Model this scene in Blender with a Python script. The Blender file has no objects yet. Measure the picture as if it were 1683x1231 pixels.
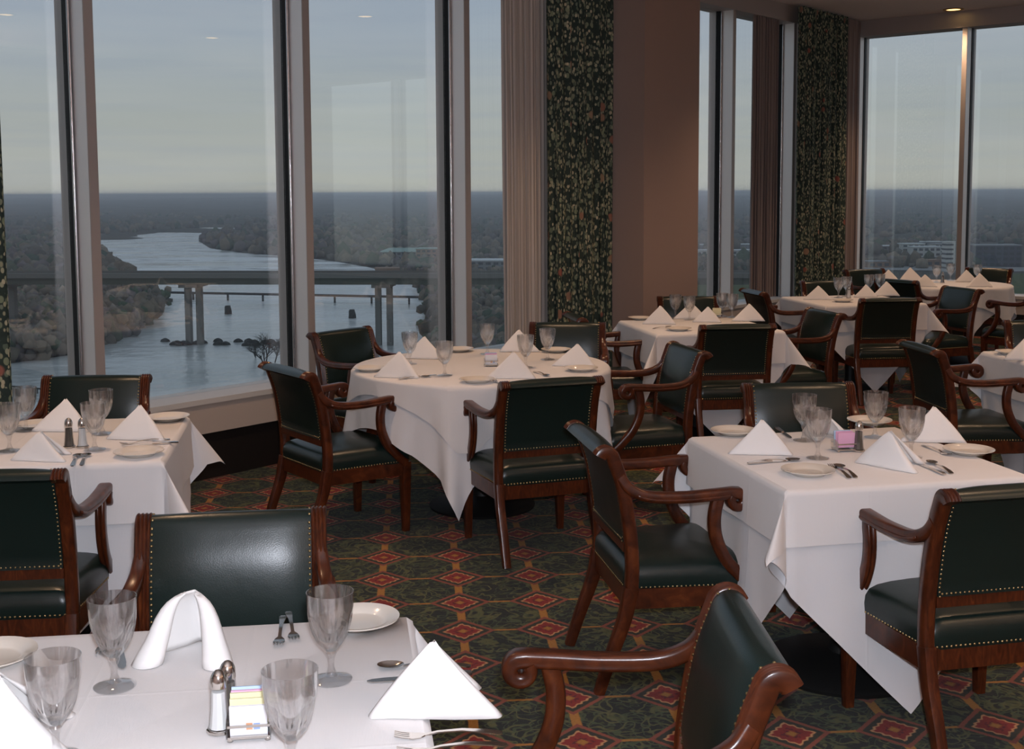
import bpy, bmesh, math, random
import numpy as np
from mathutils import Matrix, Vector

# ------------------------------------------------------------------ camera, sky, lights, exposure
SC = bpy.context.scene
COL = SC.collection
W_PX, H_PX = 1683.0, 1231.0
F = 2000.0                      # focal length in pixels
CX, CY = 841.5, 500.0           # principal point (frame was cropped below the lens axis)
EYE = 1.62
PITCH = math.atan((CY - 316.0) / F)
ROLL = 0.005
_f = np.array([0, math.cos(PITCH), -math.sin(PITCH)])
_u0 = np.array([0, math.sin(PITCH), math.cos(PITCH)])
_r0 = np.array([1.0, 0, 0])
_r = _r0 * math.cos(ROLL) - _u0 * math.sin(ROLL)
_u = _u0 * math.cos(ROLL) + _r0 * math.sin(ROLL)

cam_d = bpy.data.cameras.new('camera')
cam = bpy.data.objects.new('camera', cam_d)
COL.objects.link(cam)
cam.matrix_world = Matrix(((_r[0], _u[0], -_f[0], 0), (_r[1], _u[1], -_f[1], 0), (_r[2], _u[2], -_f[2], EYE), (0, 0, 0, 1)))
cam_d.sensor_fit = 'HORIZONTAL'
cam_d.sensor_width = 36.0
cam_d.lens = 36.0 * F / W_PX
cam_d.shift_y = -(H_PX / 2 - CY) / W_PX
cam_d.clip_start = 0.05
cam_d.clip_end = 90000
SC.camera = cam

SC.view_settings.view_transform = 'Standard'
SC.view_settings.look = 'None'
SC.view_settings.gamma = 1.0
SC.view_settings.use_curve_mapping = False
SC.view_settings.exposure = 0.0
SC.cycles.use_denoising = True
SC.cycles.max_bounces = 12
SC.cycles.transparent_max_bounces = 24
SC.cycles.transmission_bounces = 12
SC.cycles.sample_clamp_indirect = 4.0
SC.cycles.caustics_reflective = False
SC.cycles.caustics_refractive = False
SC.cycles.blur_glossy = 0.6

DOWNLIGHT_W = 105.0
FLASH_W = 256.0
FILL_W = 150.0
HAZE = 0.00022
WARM = (1.0, 0.63, 0.38)


def P(px, py, h):
    """where the sight line through a frame position meets the level z = h"""
    d = _f + (px - CX) / F * _r - (py - CY) / F * _u
    t = (h - EYE) / d[2]
    return np.array([t * d[0], t * d[1], h])


class NT:
    """small helper around a node tree"""
    def __init__(s, tree):
        s.t = tree
        s.n = tree.nodes
        s.n.clear()

    def add(s, typ, ins=None, **kw):
        nd = s.n.new(typ)
        for k, v in kw.items():
            setattr(nd, k, v)
        for k, v in (ins or {}).items():
            s.set(nd, k, v)
        return nd

    def set(s, nd, k, v):
        sock = nd.inputs[k]
        if isinstance(v, bpy.types.NodeSocket):
            s.t.links.new(v, sock)
        else:
            if isinstance(v, (tuple, list)) and len(v) == 3 and sock.type == 'RGBA':
                v = (*v, 1)
            sock.default_value = v

    def m(s, op, a, b=None, c=None, clamp=False):
        nd = s.n.new('ShaderNodeMath')
        nd.operation = op
        nd.use_clamp = clamp
        for i, v in enumerate((a, b, c)):
            if v is not None:
                s.set(nd, i, v)
        return nd.outputs[0]

    def mix(s, fac, a, b, blend='MIX'):
        nd = s.n.new('ShaderNodeMix')
        nd.data_type = 'RGBA'
        nd.blend_type = blend
        s.set(nd, 0, fac)
        s.set(nd, 6, a)
        s.set(nd, 7, b)
        return nd.outputs[2]

    def noise(s, vec, scale, detail=3, rough=0.5, dist=0.0, out=0):
        nd = s.add('ShaderNodeTexNoise', {'Scale': scale, 'Detail': detail, 'Roughness': rough, 'Distortion': dist})
        if vec is not None:
            s.set(nd, 'Vector', vec)
        return nd.outputs[out]

    def ramp(s, fac, stops, interp='LINEAR'):
        nd = s.n.new('ShaderNodeValToRGB')
        nd.color_ramp.interpolation = interp
        els = nd.color_ramp.elements
        while len(els) < len(stops):
            els.new(0.5)
        for e, (p, c) in zip(els, stops):
            e.position = p
            e.color = (*c, 1) if len(c) == 3 else c
        s.set(nd, 0, fac)
        return nd.outputs[0]

    def step(s, x, lo, hi):
        """0 below lo, 1 above hi"""
        nd = s.n.new('ShaderNodeMapRange')
        s.set(nd, 0, x)
        nd.inputs[1].default_value = lo
        nd.inputs[2].default_value = hi
        return nd.outputs[0]


# overcast evening sky
world = bpy.data.worlds.new('evening_sky')
SC.world = world
world.use_nodes = True
w = NT(world.node_tree)
tc = w.add('ShaderNodeTexCoord')
sep = w.add('ShaderNodeSeparateXYZ', {0: tc.outputs['Generated']})
el = sep.outputs[2]
sky = w.ramp(w.m('ADD', w.m('MULTIPLY', el, 1.6), 0.2, clamp=True), [
    (0.0, (0.10, 0.10, 0.10)), (0.19, (0.33, 0.33, 0.30)), (0.215, (0.36, 0.365, 0.335)), (0.30, (0.325, 0.348, 0.342)),
    (0.40, (0.30, 0.345, 0.40)), (0.52, (0.245, 0.30, 0.39)), (1.0, (0.22, 0.28, 0.38))])
mp = w.add('ShaderNodeMapping', {0: tc.outputs['Generated'], 3: (1.0, 1.0, 9.0)})
cl = w.noise(mp.outputs[0], 2.6, 6, 0.55, 0.5)
cl2 = w.step(cl, 0.38, 0.68)
mp2 = w.add('ShaderNodeMapping', {0: tc.outputs['Generated'], 3: (2.0, 2.0, 40.0), 1: (3.0, 1.0, 2.0)})
st = w.step(w.noise(mp2.outputs[0], 3.0, 5, 0.5, 0.3), 0.45, 0.75)
sky = w.mix(w.m('MULTIPLY', cl2, 0.35), sky, (0.42, 0.43, 0.43))
sky = w.mix(w.m('MULTIPLY', st, 0.25), sky, (0.24, 0.28, 0.36))
bgn = w.add('ShaderNodeBackground', {0: sky, 1: 1.3})
wo = w.add('ShaderNodeOutputWorld')
w.t.links.new(bgn.outputs[0], wo.inputs[0])

# the photographer's flash, just above the lens
fl_d = bpy.data.lights.new('camera_flash', 'POINT')
fl_d.energy = FLASH_W
fl_d.color = (0.84, 0.89, 1.0)
fl_d.shadow_soft_size = 0.03
fl = bpy.data.objects.new('camera_flash', fl_d)
fl.location = (0.03, -0.02, EYE + 0.09)
COL.objects.link(fl)


# ------------------------------------------------------------------ materials
def mat(name):
    m = bpy.data.materials.new(name)
    m.use_nodes = True
    return m, NT(m.node_tree)


def principled(name, color, rough=0.5, metal=0.0, spec=0.5, bump=None, **kw):
    m, n = mat(name)
    b = n.add('ShaderNodeBsdfPrincipled', {'Base Color': color, 'Roughness': rough, 'Metallic': metal, 'Specular IOR Level': spec})
    for k, v in kw.items():
        n.set(b, k.replace('_', ' '), v)
    o = n.add('ShaderNodeOutputMaterial')
    n.t.links.new(b.outputs[0], o.inputs[0])
    if bump:
        scale, strength, dist = bump
        tcx = n.add('ShaderNodeTexCoord')
        bp = n.add('ShaderNodeBump', {'Strength': strength, 'Distance': dist, 'Height': n.noise(tcx.outputs['Object'], scale, 4)})
        n.set(b, 'Normal', bp.outputs[0])
    return m


def wood_material():
    m, n = mat('mahogany')
    t = n.add('ShaderNodeTexCoord')
    mpp = n.add('ShaderNodeMapping', {0: t.outputs['Object'], 3: (60, 14, 14)})
    g = n.noise(mpp.outputs[0], 1.0, 5, 0.6, 1.2)
    c = n.ramp(g, [(0.25, (0.024, 0.006, 0.003)), (0.55, (0.080, 0.0185, 0.006)), (0.8, (0.16, 0.042, 0.012))])
    b = n.add('ShaderNodeBsdfPrincipled', {'Base Color': c, 'Roughness': 0.28, 'Specular IOR Level': 0.5})
    bp = n.add('ShaderNodeBump', {'Strength': 0.15, 'Distance': 0.002, 'Height': g})
    n.set(b, 'Normal', bp.outputs[0])
    o = n.add('ShaderNodeOutputMaterial')
    n.t.links.new(b.outputs[0], o.inputs[0])
    return m


def leather_material():
    m, n = mat('green_leather')
    t = n.add('ShaderNodeTexCoord')
    g = n.noise(t.outputs['Object'], 9, 4, 0.6)
    c = n.mix(g, (0.0060, 0.0145, 0.0125), (0.0095, 0.0215, 0.0185))
    v = n.add('ShaderNodeTexVoronoi', {'Vector': t.outputs['Object'], 'Scale': 420})
    b = n.add('ShaderNodeBsdfPrincipled', {'Base Color': c, 'Roughness': 0.30, 'Specular IOR Level': 0.5})
    h = n.m('ADD', n.m('MULTIPLY', v.outputs[0], 0.12), n.m('MULTIPLY', n.noise(t.outputs['Object'], 16, 2), 0.45))
    bp = n.add('ShaderNodeBump', {'Strength': 0.35, 'Distance': 0.003, 'Height': h})
    n.set(b, 'Normal', bp.outputs[0])
    o = n.add('ShaderNodeOutputMaterial')
    n.t.links.new(b.outputs[0], o.inputs[0])
    return m


def linen_material(name, color):
    m, n = mat(name)
    t = n.add('ShaderNodeTexCoord')
    p = t.outputs['Object']
    s3 = n.add('ShaderNodeSeparateXYZ', {0: p})
    weave = n.m('ADD', n.m('SINE', n.m('MULTIPLY', s3.outputs[0], 2600)), n.m('SINE', n.m('MULTIPLY', s3.outputs[1], 2600)))
    # pressed fold lines
    cr = None
    for ax, off in ((0, 0.13), (0, -0.14), (1, 0.12), (1, -0.15)):
        d = n.m('ABSOLUTE', n.m('SUBTRACT', s3.outputs[ax], off))
        k = n.m('SUBTRACT', 1.0, n.step(d, 0.0, 0.006))
        cr = k if cr is None else n.m('MAXIMUM', cr, k)
    hgt = n.m('ADD', n.m('MULTIPLY', weave, 0.03), n.m('MULTIPLY', n.noise(p, 5, 4, 0.6), 2.2))
    hgt = n.m('ADD', hgt, n.m('MULTIPLY', cr, 0.5))
    b = n.add('ShaderNodeBsdfPrincipled', {'Base Color': color, 'Roughness': 0.85, 'Specular IOR Level': 0.25, 'Sheen Weight': 0.15})
    bp = n.add('ShaderNodeBump', {'Strength': 0.25, 'Distance': 0.004, 'Height': hgt})
    n.set(b, 'Normal', bp.outputs[0])
    o = n.add('ShaderNodeOutputMaterial')
    n.t.links.new(b.outputs[0], o.inputs[0])
    return m


CARPET_ROT = math.radians(4.5)
CARPET_STEP = 0.316


def carpet_material():
    m, n = mat('patterned_carpet')
    t = n.add('ShaderNodeTexCoord')
    mpp = n.add('ShaderNodeMapping', {0: t.outputs['Object']}, vector_type='TEXTURE')
    n.set(mpp, 1, (-0.262, 5.329, 0.0))
    n.set(mpp, 2, (0, 0, CARPET_ROT))
    n.set(mpp, 3, (CARPET_STEP, CARPET_STEP, CARPET_STEP))
    uv = mpp.outputs[0]
    wob = n.add('ShaderNodeVectorMath', {0: n.noise(uv, 30, 2, out=1), 1: (0.5, 0.5, 0.5)}, operation='SUBTRACT')
    wsc = n.add('ShaderNodeVectorMath', {0: wob.outputs[0]}, operation='SCALE')
    n.set(wsc, 'Scale', 0.022)
    uvw = n.add('ShaderNodeVectorMath', {0: uv, 1: wsc.outputs[0]}, operation='ADD').outputs[0]
    s3 = n.add('ShaderNodeSeparateXYZ', {0: uvw})

    def cell(x):
        return n.m('SUBTRACT', n.m('FRACT', n.m('ADD', x, 0.5)), 0.5)
    a, b = cell(s3.outputs[0]), cell(s3.outputs[1])
    aa, ab = n.m('ABSOLUTE', a), n.m('ABSOLUTE', b)
    D = n.m('ADD', n.m('DIVIDE', aa, 0.36), n.m('DIVIDE', ab, 0.375))

    def below(x, e, soft=0.03):
        return n.m('SUBTRACT', 1.0, n.step(x, e - soft, e + soft))

    def band(x, lo, hi, soft=0.02):
        return n.m('MULTIPLY', n.step(x, lo - soft, lo + soft), below(x, hi, soft))
    # leafy green field
    def curls(scale, dist, wid, seed):
        off = n.add('ShaderNodeVectorMath', {0: uv, 1: (seed, seed * 2.7, seed)}, operation='ADD').outputs[0]
        q = n.noise(off, scale, 1.0, 0.4, dist)
        return n.m('SUBTRACT', 1.0, n.step(n.m('ABSOLUTE', n.m('SUBTRACT', q, 0.5)), wid, wid * 2.2))
    green = n.mix(n.noise(uv, 12, 2), (0.009, 0.013, 0.013), (0.016, 0.021, 0.019))
    green = n.mix(n.m('MULTIPLY', curls(3.4, 1.6, 0.024, 3.0), 0.95), green, (0.090, 0.098, 0.040))
    green = n.mix(n.m('MULTIPLY', curls(5.5, 1.0, 0.018, 7.0), 0.8), green, (0.060, 0.085, 0.044))
    green = n.mix(n.m('MULTIPLY', n.step(n.noise(uv, 7.0, 1, 0.5, 1.2), 0.60, 0.66), 0.6), green, (0.055, 0.068, 0.026))
    col = green
    gold = n.mix(n.noise(uv, 40, 2), (0.26, 0.11, 0.018), (0.40, 0.20, 0.045))
    rose = (0.215, 0.062, 0.040)
    col = n.mix(below(ab, 0.022, 0.006), col, gold)
    col = n.mix(below(aa, 0.048, 0.006), col, gold)
    col = n.mix(band(D, 0.88, 1.06), col, rose)
    col = n.mix(below(D, 0.88), col, (0.026, 0.028, 0.020))
    # scalloped red medallion
    scal = n.m('MULTIPLY', n.m('SINE', n.m('MULTIPLY', n.m('ARCTAN2', a, b), 12.0)), 0.035)
    D2 = n.m('ADD', D, scal)
    col = n.mix(below(D2, 0.66), col, (0.50, 0.27, 0.13))
    col = n.mix(below(D2, 0.58), col, (0.21, 0.022, 0.018))
    col = n.mix(n.m('MULTIPLY', below(D2, 0.36), n.step(n.noise(uv, 22, 2), 0.48, 0.56)), col, (0.10, 0.012, 0.018))
    col = n.mix(below(D, 0.17, 0.05), col, gold)
    # pile fleck
    fl_ = n.noise(t.outputs['Object'], 420, 2, 0.6)
    col = n.mix(0.5, col, n.mix(fl_, (0.35, 0.35, 0.35), (1.5, 1.5, 1.5)), 'MULTIPLY')
    bs = n.add('ShaderNodeBsdfPrincipled', {'Base Color': col, 'Roughness': 0.95, 'Specular IOR Level': 0.1, 'Sheen Weight': 0.1})
    bp = n.add('ShaderNodeBump', {'Strength': 0.5, 'Distance': 0.004, 'Height': fl_})
    n.set(bs, 'Normal', bp.outputs[0])
    o = n.add('ShaderNodeOutputMaterial')
    n.t.links.new(bs.outputs[0], o.inputs[0])
    return m


def floral_material():
    m, n = mat('floral_curtain_fabric')
    t = n.add('ShaderNodeTexCoord')
    uv = t.outputs['UV']          # metres along the cloth and up it

    def blobs(scale, rot, off, sx, sy, size):
        mpp = n.add('ShaderNodeMapping', {0: uv, 1: off, 2: (0, 0, rot), 3: (sx, sy, 1)})
        v = n.add('ShaderNodeTexVoronoi', {'Vector': mpp.outputs[0], 'Scale': scale, 'Randomness': 0.9})
        return n.m('SUBTRACT', 1.0, n.step(v.outputs['Distance'], size - 0.06, size + 0.02)), v.outputs['Color']
    base = n.mix(n.noise(uv, 30, 3), (0.029, 0.043, 0.041), (0.058, 0.084, 0.072))
    col = base
    for i, (sc, rot, off, sx, sy, size, c0, c1) in enumerate((
            (25, 0.5, (0.3, 0.1, 0), 1.7, 0.8, 0.42, (0.131, 0.174, 0.131), (0.290, 0.334, 0.217)),
            (30, -0.6, (1.3, 2.1, 0), 1.9, 0.8, 0.38, (0.189, 0.232, 0.180), (0.464, 0.464, 0.319)),
            (33, 0.15, (4.3, 0.6, 0), 1.9, 0.75, 0.34, (0.290, 0.304, 0.203), (0.638, 0.580, 0.406)))):
        f_, c_ = blobs(sc, rot, off, sx, sy, size)
        sp = n.add('ShaderNodeSeparateColor', {0: c_})
        pick = n.step(sp.outputs[1], 0.25, 0.3)
        col = n.mix(n.m('MULTIPLY', f_, pick), col, n.mix(sp.outputs[0], c0, c1))
    f_, c_ = blobs(9.0, 0.0, (2.2, 5.1, 0), 1.2, 0.9, 0.30)
    sp = n.add('ShaderNodeSeparateColor', {0: c_})
    pick = n.step(sp.outputs[0], 0.70, 0.72)
    flower = n.mix(sp.outputs[1], (0.34, 0.11, 0.09), (0.38, 0.27, 0.18))
    col = n.mix(n.m('MULTIPLY', f_, pick), col, flower)
    b = n.add('ShaderNodeBsdfPrincipled', {'Base Color': col, 'Roughness': 0.9, 'Specular IOR Level': 0.15})
    o = n.add('ShaderNodeOutputMaterial')
    n.t.links.new(b.outputs[0], o.inputs[0])
    return m


def sheer_material(name, c0, c1):
    m, n = mat(name)
    t = n.add('ShaderNodeTexCoord')
    s3 = n.add('ShaderNodeSeparateXYZ', {0: t.outputs['UV']})
    st_ = n.m('SINE', n.m('MULTIPLY', s3.outputs[0], 420))
    col = n.mix(n.step(st_, -0.4, 0.6), c0, c1)
    b = n.add('ShaderNodeBsdfPrincipled', {'Base Color': col, 'Roughness': 0.9, 'Specular IOR Level': 0.1})
    tl = n.add('ShaderNodeBsdfTranslucent', {0: col})
    mx = n.add('ShaderNodeMixShader', {0: 0.25, 1: b.outputs[0], 2: tl.outputs[0]})
    o = n.add('ShaderNodeOutputMaterial')
    n.t.links.new(mx.outputs[0], o.inputs[0])
    return m


def window_glass_material():
    m, n = mat('window_glass')
    lw = n.add('ShaderNodeLayerWeight', {'Blend': 0.5})
    k = n.m('ADD', 0.075, n.m('MULTIPLY', n.m('POWER', lw.outputs['Facing'], 5.0), 0.9), clamp=True)
    tr = n.add('ShaderNodeBsdfTransparent', {0: (0.97, 0.985, 0.98)})
    gl = n.add('ShaderNodeBsdfGlossy', {'Color': (1, 1, 1), 'Roughness': 0.0})
    mx = n.add('ShaderNodeMixShader', {0: k, 1: tr.outputs[0], 2: gl.outputs[0]})
    o = n.add('ShaderNodeOutputMaterial')
    n.t.links.new(mx.outputs[0], o.inputs[0])
    return m


def goblet_material(clear=0.62):
    m, n = mat('clear_pressed_glass')
    g = n.add('ShaderNodeBsdfGlass', {'Color': (0.99, 0.99, 0.99), 'Roughness': 0.0, 'IOR': 1.46})
    tr = n.add('ShaderNodeBsdfTransparent', {0: (0.97, 0.975, 0.98)})
    mx = n.add('ShaderNodeMixShader', {0: clear, 1: g.outputs[0], 2: tr.outputs[0]})
    lw = n.add('ShaderNodeLayerWeight', {'Blend': 0.5})
    k = n.m('ADD', 0.09, n.m('MULTIPLY', n.m('POWER', lw.outputs['Facing'], 3.0), 0.55), clamp=True)
    gl = n.add('ShaderNodeBsdfGlossy', {'Color': (1, 1, 1), 'Roughness': 0.04})
    mx2 = n.add('ShaderNodeMixShader', {0: k, 1: mx.outputs[0], 2: gl.outputs[0]})
    o = n.add('ShaderNodeOutputMaterial')
    n.t.links.new(mx2.outputs[0], o.inputs[0])
    return m


def emission(name, color, strength):
    m, n = mat(name)
    e = n.add('ShaderNodeEmission', {0: color, 1: strength})
    o = n.add('ShaderNodeOutputMaterial')
    n.t.links.new(e.outputs[0], o.inputs[0])
    return m


M = {}
M['wood'] = wood_material()
M['leather'] = leather_material()
M['brass'] = principled('brass_nailhead', (0.50, 0.37, 0.18), 0.32, 1.0)
M['linen'] = linen_material('white_linen', (0.80, 0.775, 0.765))
M['underlinen'] = linen_material('white_under_linen', (0.80, 0.79, 0.80))
M['napkin'] = principled('napkin_linen', (0.86, 0.835, 0.815), 0.8, spec=0.2, bump=(60, 0.25, 0.002))
M['black'] = principled('black_iron', (0.010, 0.010, 0.010), 0.55)
M['tabletop'] = principled('table_board', (0.10, 0.06, 0.04), 0.6)
M['carpet'] = carpet_material()
M['floral'] = floral_material()
M['sheer'] = sheer_material('beige_sheer_drape', (0.56, 0.51, 0.47), (0.80, 0.745, 0.70))
M['brown_drape'] = sheer_material('brown_drape', (0.33, 0.265, 0.245), (0.46, 0.38, 0.35))
M['wglass'] = window_glass_material()
M['goblet'] = goblet_material()
M['shaker_glass'] = goblet_material(0.85)
M['foot_glass'] = goblet_material(0.93)
M['alu'] = principled('brushed_aluminium', (0.78, 0.74, 0.725), 0.38, 0.45)
M['chrome'] = principled('chrome_bead', (0.55, 0.54, 0.55), 0.2, 1.0)
M['alu_dull'] = principled('dull_aluminium', (0.44, 0.395, 0.375), 0.5, 0.3)
M['gasket'] = principled('black_gasket', (0.008, 0.008, 0.009), 0.5, spec=0.2)
M['sill_white'] = principled('white_sill', (0.62, 0.60, 0.57), 0.45)
M['sill_beige'] = principled('beige_sill_panel', (0.52, 0.44, 0.38), 0.5)
M['base_black'] = principled('black_baseboard', (0.012, 0.009, 0.008), 0.5)
M['wall'] = principled('brown_wall_vinyl', (0.37, 0.265, 0.225), 0.75, bump=(180, 0.2, 0.002))
M['ceiling'] = principled('ceiling_plaster', (0.80, 0.71, 0.67), 0.9, bump=(90, 0.15, 0.003))
M['steel'] = principled('stainless_steel', (0.62, 0.58, 0.54), 0.16, 1.0)
M['china'] = principled('cream_china', (0.74, 0.68, 0.60), 0.14, spec=0.6)
M['salt'] = principled('table_salt', (0.88, 0.88, 0.86), 0.8)
M['pepper'] = principled('ground_pepper', (0.11, 0.095, 0.075), 0.85, bump=(700, 0.6, 0.002))
M['paper_white'] = principled('white_packet_paper', (0.82, 0.82, 0.85), 0.6)
M['paper_yellow'] = principled('yellow_packet_paper', (0.84, 0.80, 0.50), 0.6)
M['paper_pink'] = principled('pink_packet_paper', (0.82, 0.45, 0.64), 0.6)
M['paper_blue'] = principled('blue_packet_paper', (0.50, 0.66, 0.86), 0.6)
M['lamp'] = emission('warm_lamp', (1.0, 0.62, 0.22), 3.0)
M['lamp_trim'] = principled('downlight_trim', (0.45, 0.30, 0.14), 0.35, 0.6)


# ------------------------------------------------------------------ mesh helpers
def new_mesh(name, verts, faces, material=None, smooth=False, angle=None, uvs=None):
    me = bpy.data.meshes.new(name)
    me.from_pydata([tuple(map(float, v)) for v in verts], [], [tuple(map(int, f)) for f in faces])
    if uvs is not None:
        ul = me.uv_layers.new(name='UVMap')
        for lp in me.loops:
            ul.data[lp.index].uv = uvs[lp.vertex_index]
    if material is not None:
        me.materials.append(material)
    if smooth:
        me.polygons.foreach_set('use_smooth', [True] * len(me.polygons))
        if angle:
            me.set_sharp_from_angle(angle=math.radians(angle))
    me.update()
    return me


def link(name, me, parent=None, loc=None, rz=None):
    o = bpy.data.objects.new(name, me)
    COL.objects.link(o)
    if parent is not None:
        o.parent = parent
    if loc is not None:
        o.location = tuple(map(float, loc))
    if rz is not None:
        o.rotation_euler = (0, 0, rz)
    return o


def tag(o, label=None, cat=None, group=None, kind=None):
    if label:
        o['label'] = label
    if cat:
        o['category'] = cat
    if group:
        o['group'] = group
    if kind:
        o['kind'] = kind
    return o


def empty(name, loc=(0, 0, 0), rz=0.0):
    return link(name, None, None, loc, rz)


def copy_tree(o, parent=None):
    c = o.copy()
    COL.objects.link(c)
    if parent is not None:
        c.parent = parent
    for ch in list(o.children):
        copy_tree(ch, c)
    return c


class MB:
    """collects shapes into one mesh"""
    def __init__(s):
        s.v, s.f = [], []

    def add(s, v, f):
        k = len(s.v)
        s.v += [tuple(p) for p in v]
        s.f += [tuple(i + k for i in q) for q in f]
        return s

    def box(s, x0, x1, y0, y1, z0, z1):
        v = [(x, y, z) for z in (z0, z1) for y in (y0, y1) for x in (x0, x1)]
        return s.add(v, [(0, 2, 3, 1), (4, 5, 7, 6), (0, 1, 5, 4), (2, 6, 7, 3), (0, 4, 6, 2), (1, 3, 7, 5)])

    def obox(s, o, ex, ey, ez):
        """box from corner o along three edge vectors"""
        o, ex, ey, ez = map(np.array, (o, ex, ey, ez))
        v = [o + i * ex + j * ey + k * ez for k in (0, 1) for j in (0, 1) for i in (0, 1)]
        return s.add(v, [(0, 2, 3, 1), (4, 5, 7, 6), (0, 1, 5, 4), (2, 6, 7, 3), (0, 4, 6, 2), (1, 3, 7, 5)])

    def lathe(s, prof, n=24, cx=0.0, cy=0.0, mod=None):
        rows = []
        for r, z in prof:
            row = []
            for i in range(n):
                a = 2 * math.pi * i / n
                rr = r * (mod(a, z) if mod else 1)
                row.append((cx + rr * math.cos(a), cy + rr * math.sin(a), z))
            rows.append(row)
        v = [p for row in rows for p in row]
        f = []
        for j in range(len(rows) - 1):
            for i in range(n):
                f.append((j * n + i, j * n + (i + 1) % n, (j + 1) * n + (i + 1) % n, (j + 1) * n + i))
        return s.add(v, f)

    def sweep(s, path, sections, cap=True):
        """path: list of (origin, xdir, ndir); sections: per-station lists of (x, n)"""
        k = len(sections[0])
        v, f = [], []
        for (o, xd, nd), sec in zip(path, sections):
            o, xd, nd = np.array(o), np.array(xd), np.array(nd)
            v += [tuple(o + xd * a + nd * b) for a, b in sec]
        m_ = len(path)
        for j in range(m_ - 1):
            for i in range(k):
                f.append((j * k + i, j * k + (i + 1) % k, (j + 1) * k + (i + 1) % k, (j + 1) * k + i))
        if cap:
            f.append(tuple(range(k))[::-1])
            f.append(tuple((m_ - 1) * k + i for i in range(k)))
        return s.add(v, f)

    def mesh(s, name, material, smooth=False, angle=None):
        return new_mesh(name, s.v, s.f, material, smooth, angle)


def catmull(pts, n=8):
    pts = [np.array(p, float) for p in pts]
    P_ = [2 * pts[0] - pts[1]] + pts + [2 * pts[-1] - pts[-2]]
    out = []
    for i in range(1, len(P_) - 2):
        for k in range(n):
            t = k / n
            a, b, c, d = P_[i - 1], P_[i], P_[i + 1], P_[i + 2]
            out.append(0.5 * ((2 * b) + (c - a) * t + (2 * a - 5 * b + 4 * c - d) * t * t + (3 * b - a - 3 * c + d) * t ** 3))
    out.append(pts[-1])
    return out


def yz_frames(pts):
    """stations along a path lying in a plane x = const; normal is the path turned a quarter to the front/up side"""
    fr = []
    for i, p in enumerate(pts):
        a = pts[max(0, i - 1)]
        b = pts[min(len(pts) - 1, i + 1)]
        d = b - a
        d = d / np.linalg.norm(d)
        fr.append((p, (1, 0, 0), (0, d[2], -d[1])))
    return fr


def rrect(w_, t_, r=0.006, k=2):
    """rounded rectangle section"""
    out = []
    for cx, cy, a0 in ((w_ / 2 - r, t_ / 2 - r, 0), (-w_ / 2 + r, t_ / 2 - r, 90), (-w_ / 2 + r, -t_ / 2 + r, 180), (w_ / 2 - r, -t_ / 2 + r, 270)):
        for i in range(k + 1):
            a = math.radians(a0 + 90 * i / k)
            out.append((cx + r * math.cos(a), cy + r * math.sin(a)))
    return out


def reeded(w_, t_, reeds=4):
    """section with ridges along its front (+n) face"""
    out = []
    steps = reeds * 4
    for i in range(steps + 1):
        x = w_ / 2 - w_ * i / steps
        out.append((x, t_ / 2 - 0.0035 + 0.0045 * abs(math.sin(math.pi * i / 4))))
    out += [(-w_ / 2, -t_ / 2 + 0.006), (-w_ / 2 + 0.006, -t_ / 2), (w_ / 2 - 0.006, -t_ / 2), (w_ / 2, -t_ / 2 + 0.006)]
    return out


def dome(mb, c, nrm, r):
    """a nail head"""
    nrm = np.array(nrm, float)
    nrm /= np.linalg.norm(nrm)
    a = np.cross(nrm, (0.3, 0.5, 0.81))
    a /= np.linalg.norm(a)
    b = np.cross(nrm, a)
    c = np.array(c)
    v = []
    for rr, hh in ((r, 0.0), (r * 0.72, r * 0.5)):
        for i in range(6):
            t = i * math.pi / 3
            v.append(c + rr * (math.cos(t) * a + math.sin(t) * b) + hh * nrm)
    v.append(c + nrm * r * 0.72)
    f = [(i, (i + 1) % 6, 6 + (i + 1) % 6, 6 + i) for i in range(6)] + [(6 + i, 6 + (i + 1) % 6, 12) for i in range(6)]
    mb.add(v, f)


# ------------------------------------------------------------------ the room
ANG = math.radians(40.0)
UD = np.array([math.sin(ANG), math.cos(ANG), 0.0])         # along the window wall
ND = np.array([math.cos(ANG), -math.sin(ANG), 0.0])        # into the room
B0 = np.array([-1.718, 6.80, 0.0])
CEIL = 3.58
GLASS_TOP = 3.40
T_BACK, T_FAR, O_IN = -6.6, 9.58, 9.6
O2 = -0.52                                                # the second window wall sits further out
YAW = math.atan2(UD[1], UD[0])


def R(t, o, z=0.0):
    return B0 + UD * t + ND * o + np.array([0, 0, z])


def rbox(mb, t0, t1, o0, o1, z0, z1):
    return mb.obox(R(t0, o0, z0), UD * (t1 - t0), ND * (o1 - o0), (0, 0, z1 - z0))


def slab(name, t0, t1, o0, o1, z0, z1, material, parent=None, struct=True):
    o = link(name, rbox(MB(), t0, t1, o0, o1, z0, z1).mesh(name, material), parent)
    if struct and parent is None:
        o['kind'] = 'structure'
    return o


slab('floor', T_BACK, T_FAR + 0.3, -0.9, O_IN + 0.2, -0.2, 0.0, M['carpet'])
slab('ceiling', T_BACK, T_FAR + 0.3, -0.9, O_IN + 0.2, CEIL, CEIL + 0.2, M['ceiling'])
slab('wall_back', T_BACK - 0.2, T_BACK, -0.9, O_IN + 0.2, 0.0, CEIL, M['wall'])
slab('wall_inner', T_BACK, T_FAR + 0.3, O_IN, O_IN + 0.2, 0.0, CEIL, M['wall'])

# window wall on the river side: sill casing, mullions, panes
GO = -0.20          # glass plane of the first wall
MULL_1 = [-0.685 + 1.44 * k for k in range(-4, 4)]


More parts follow.
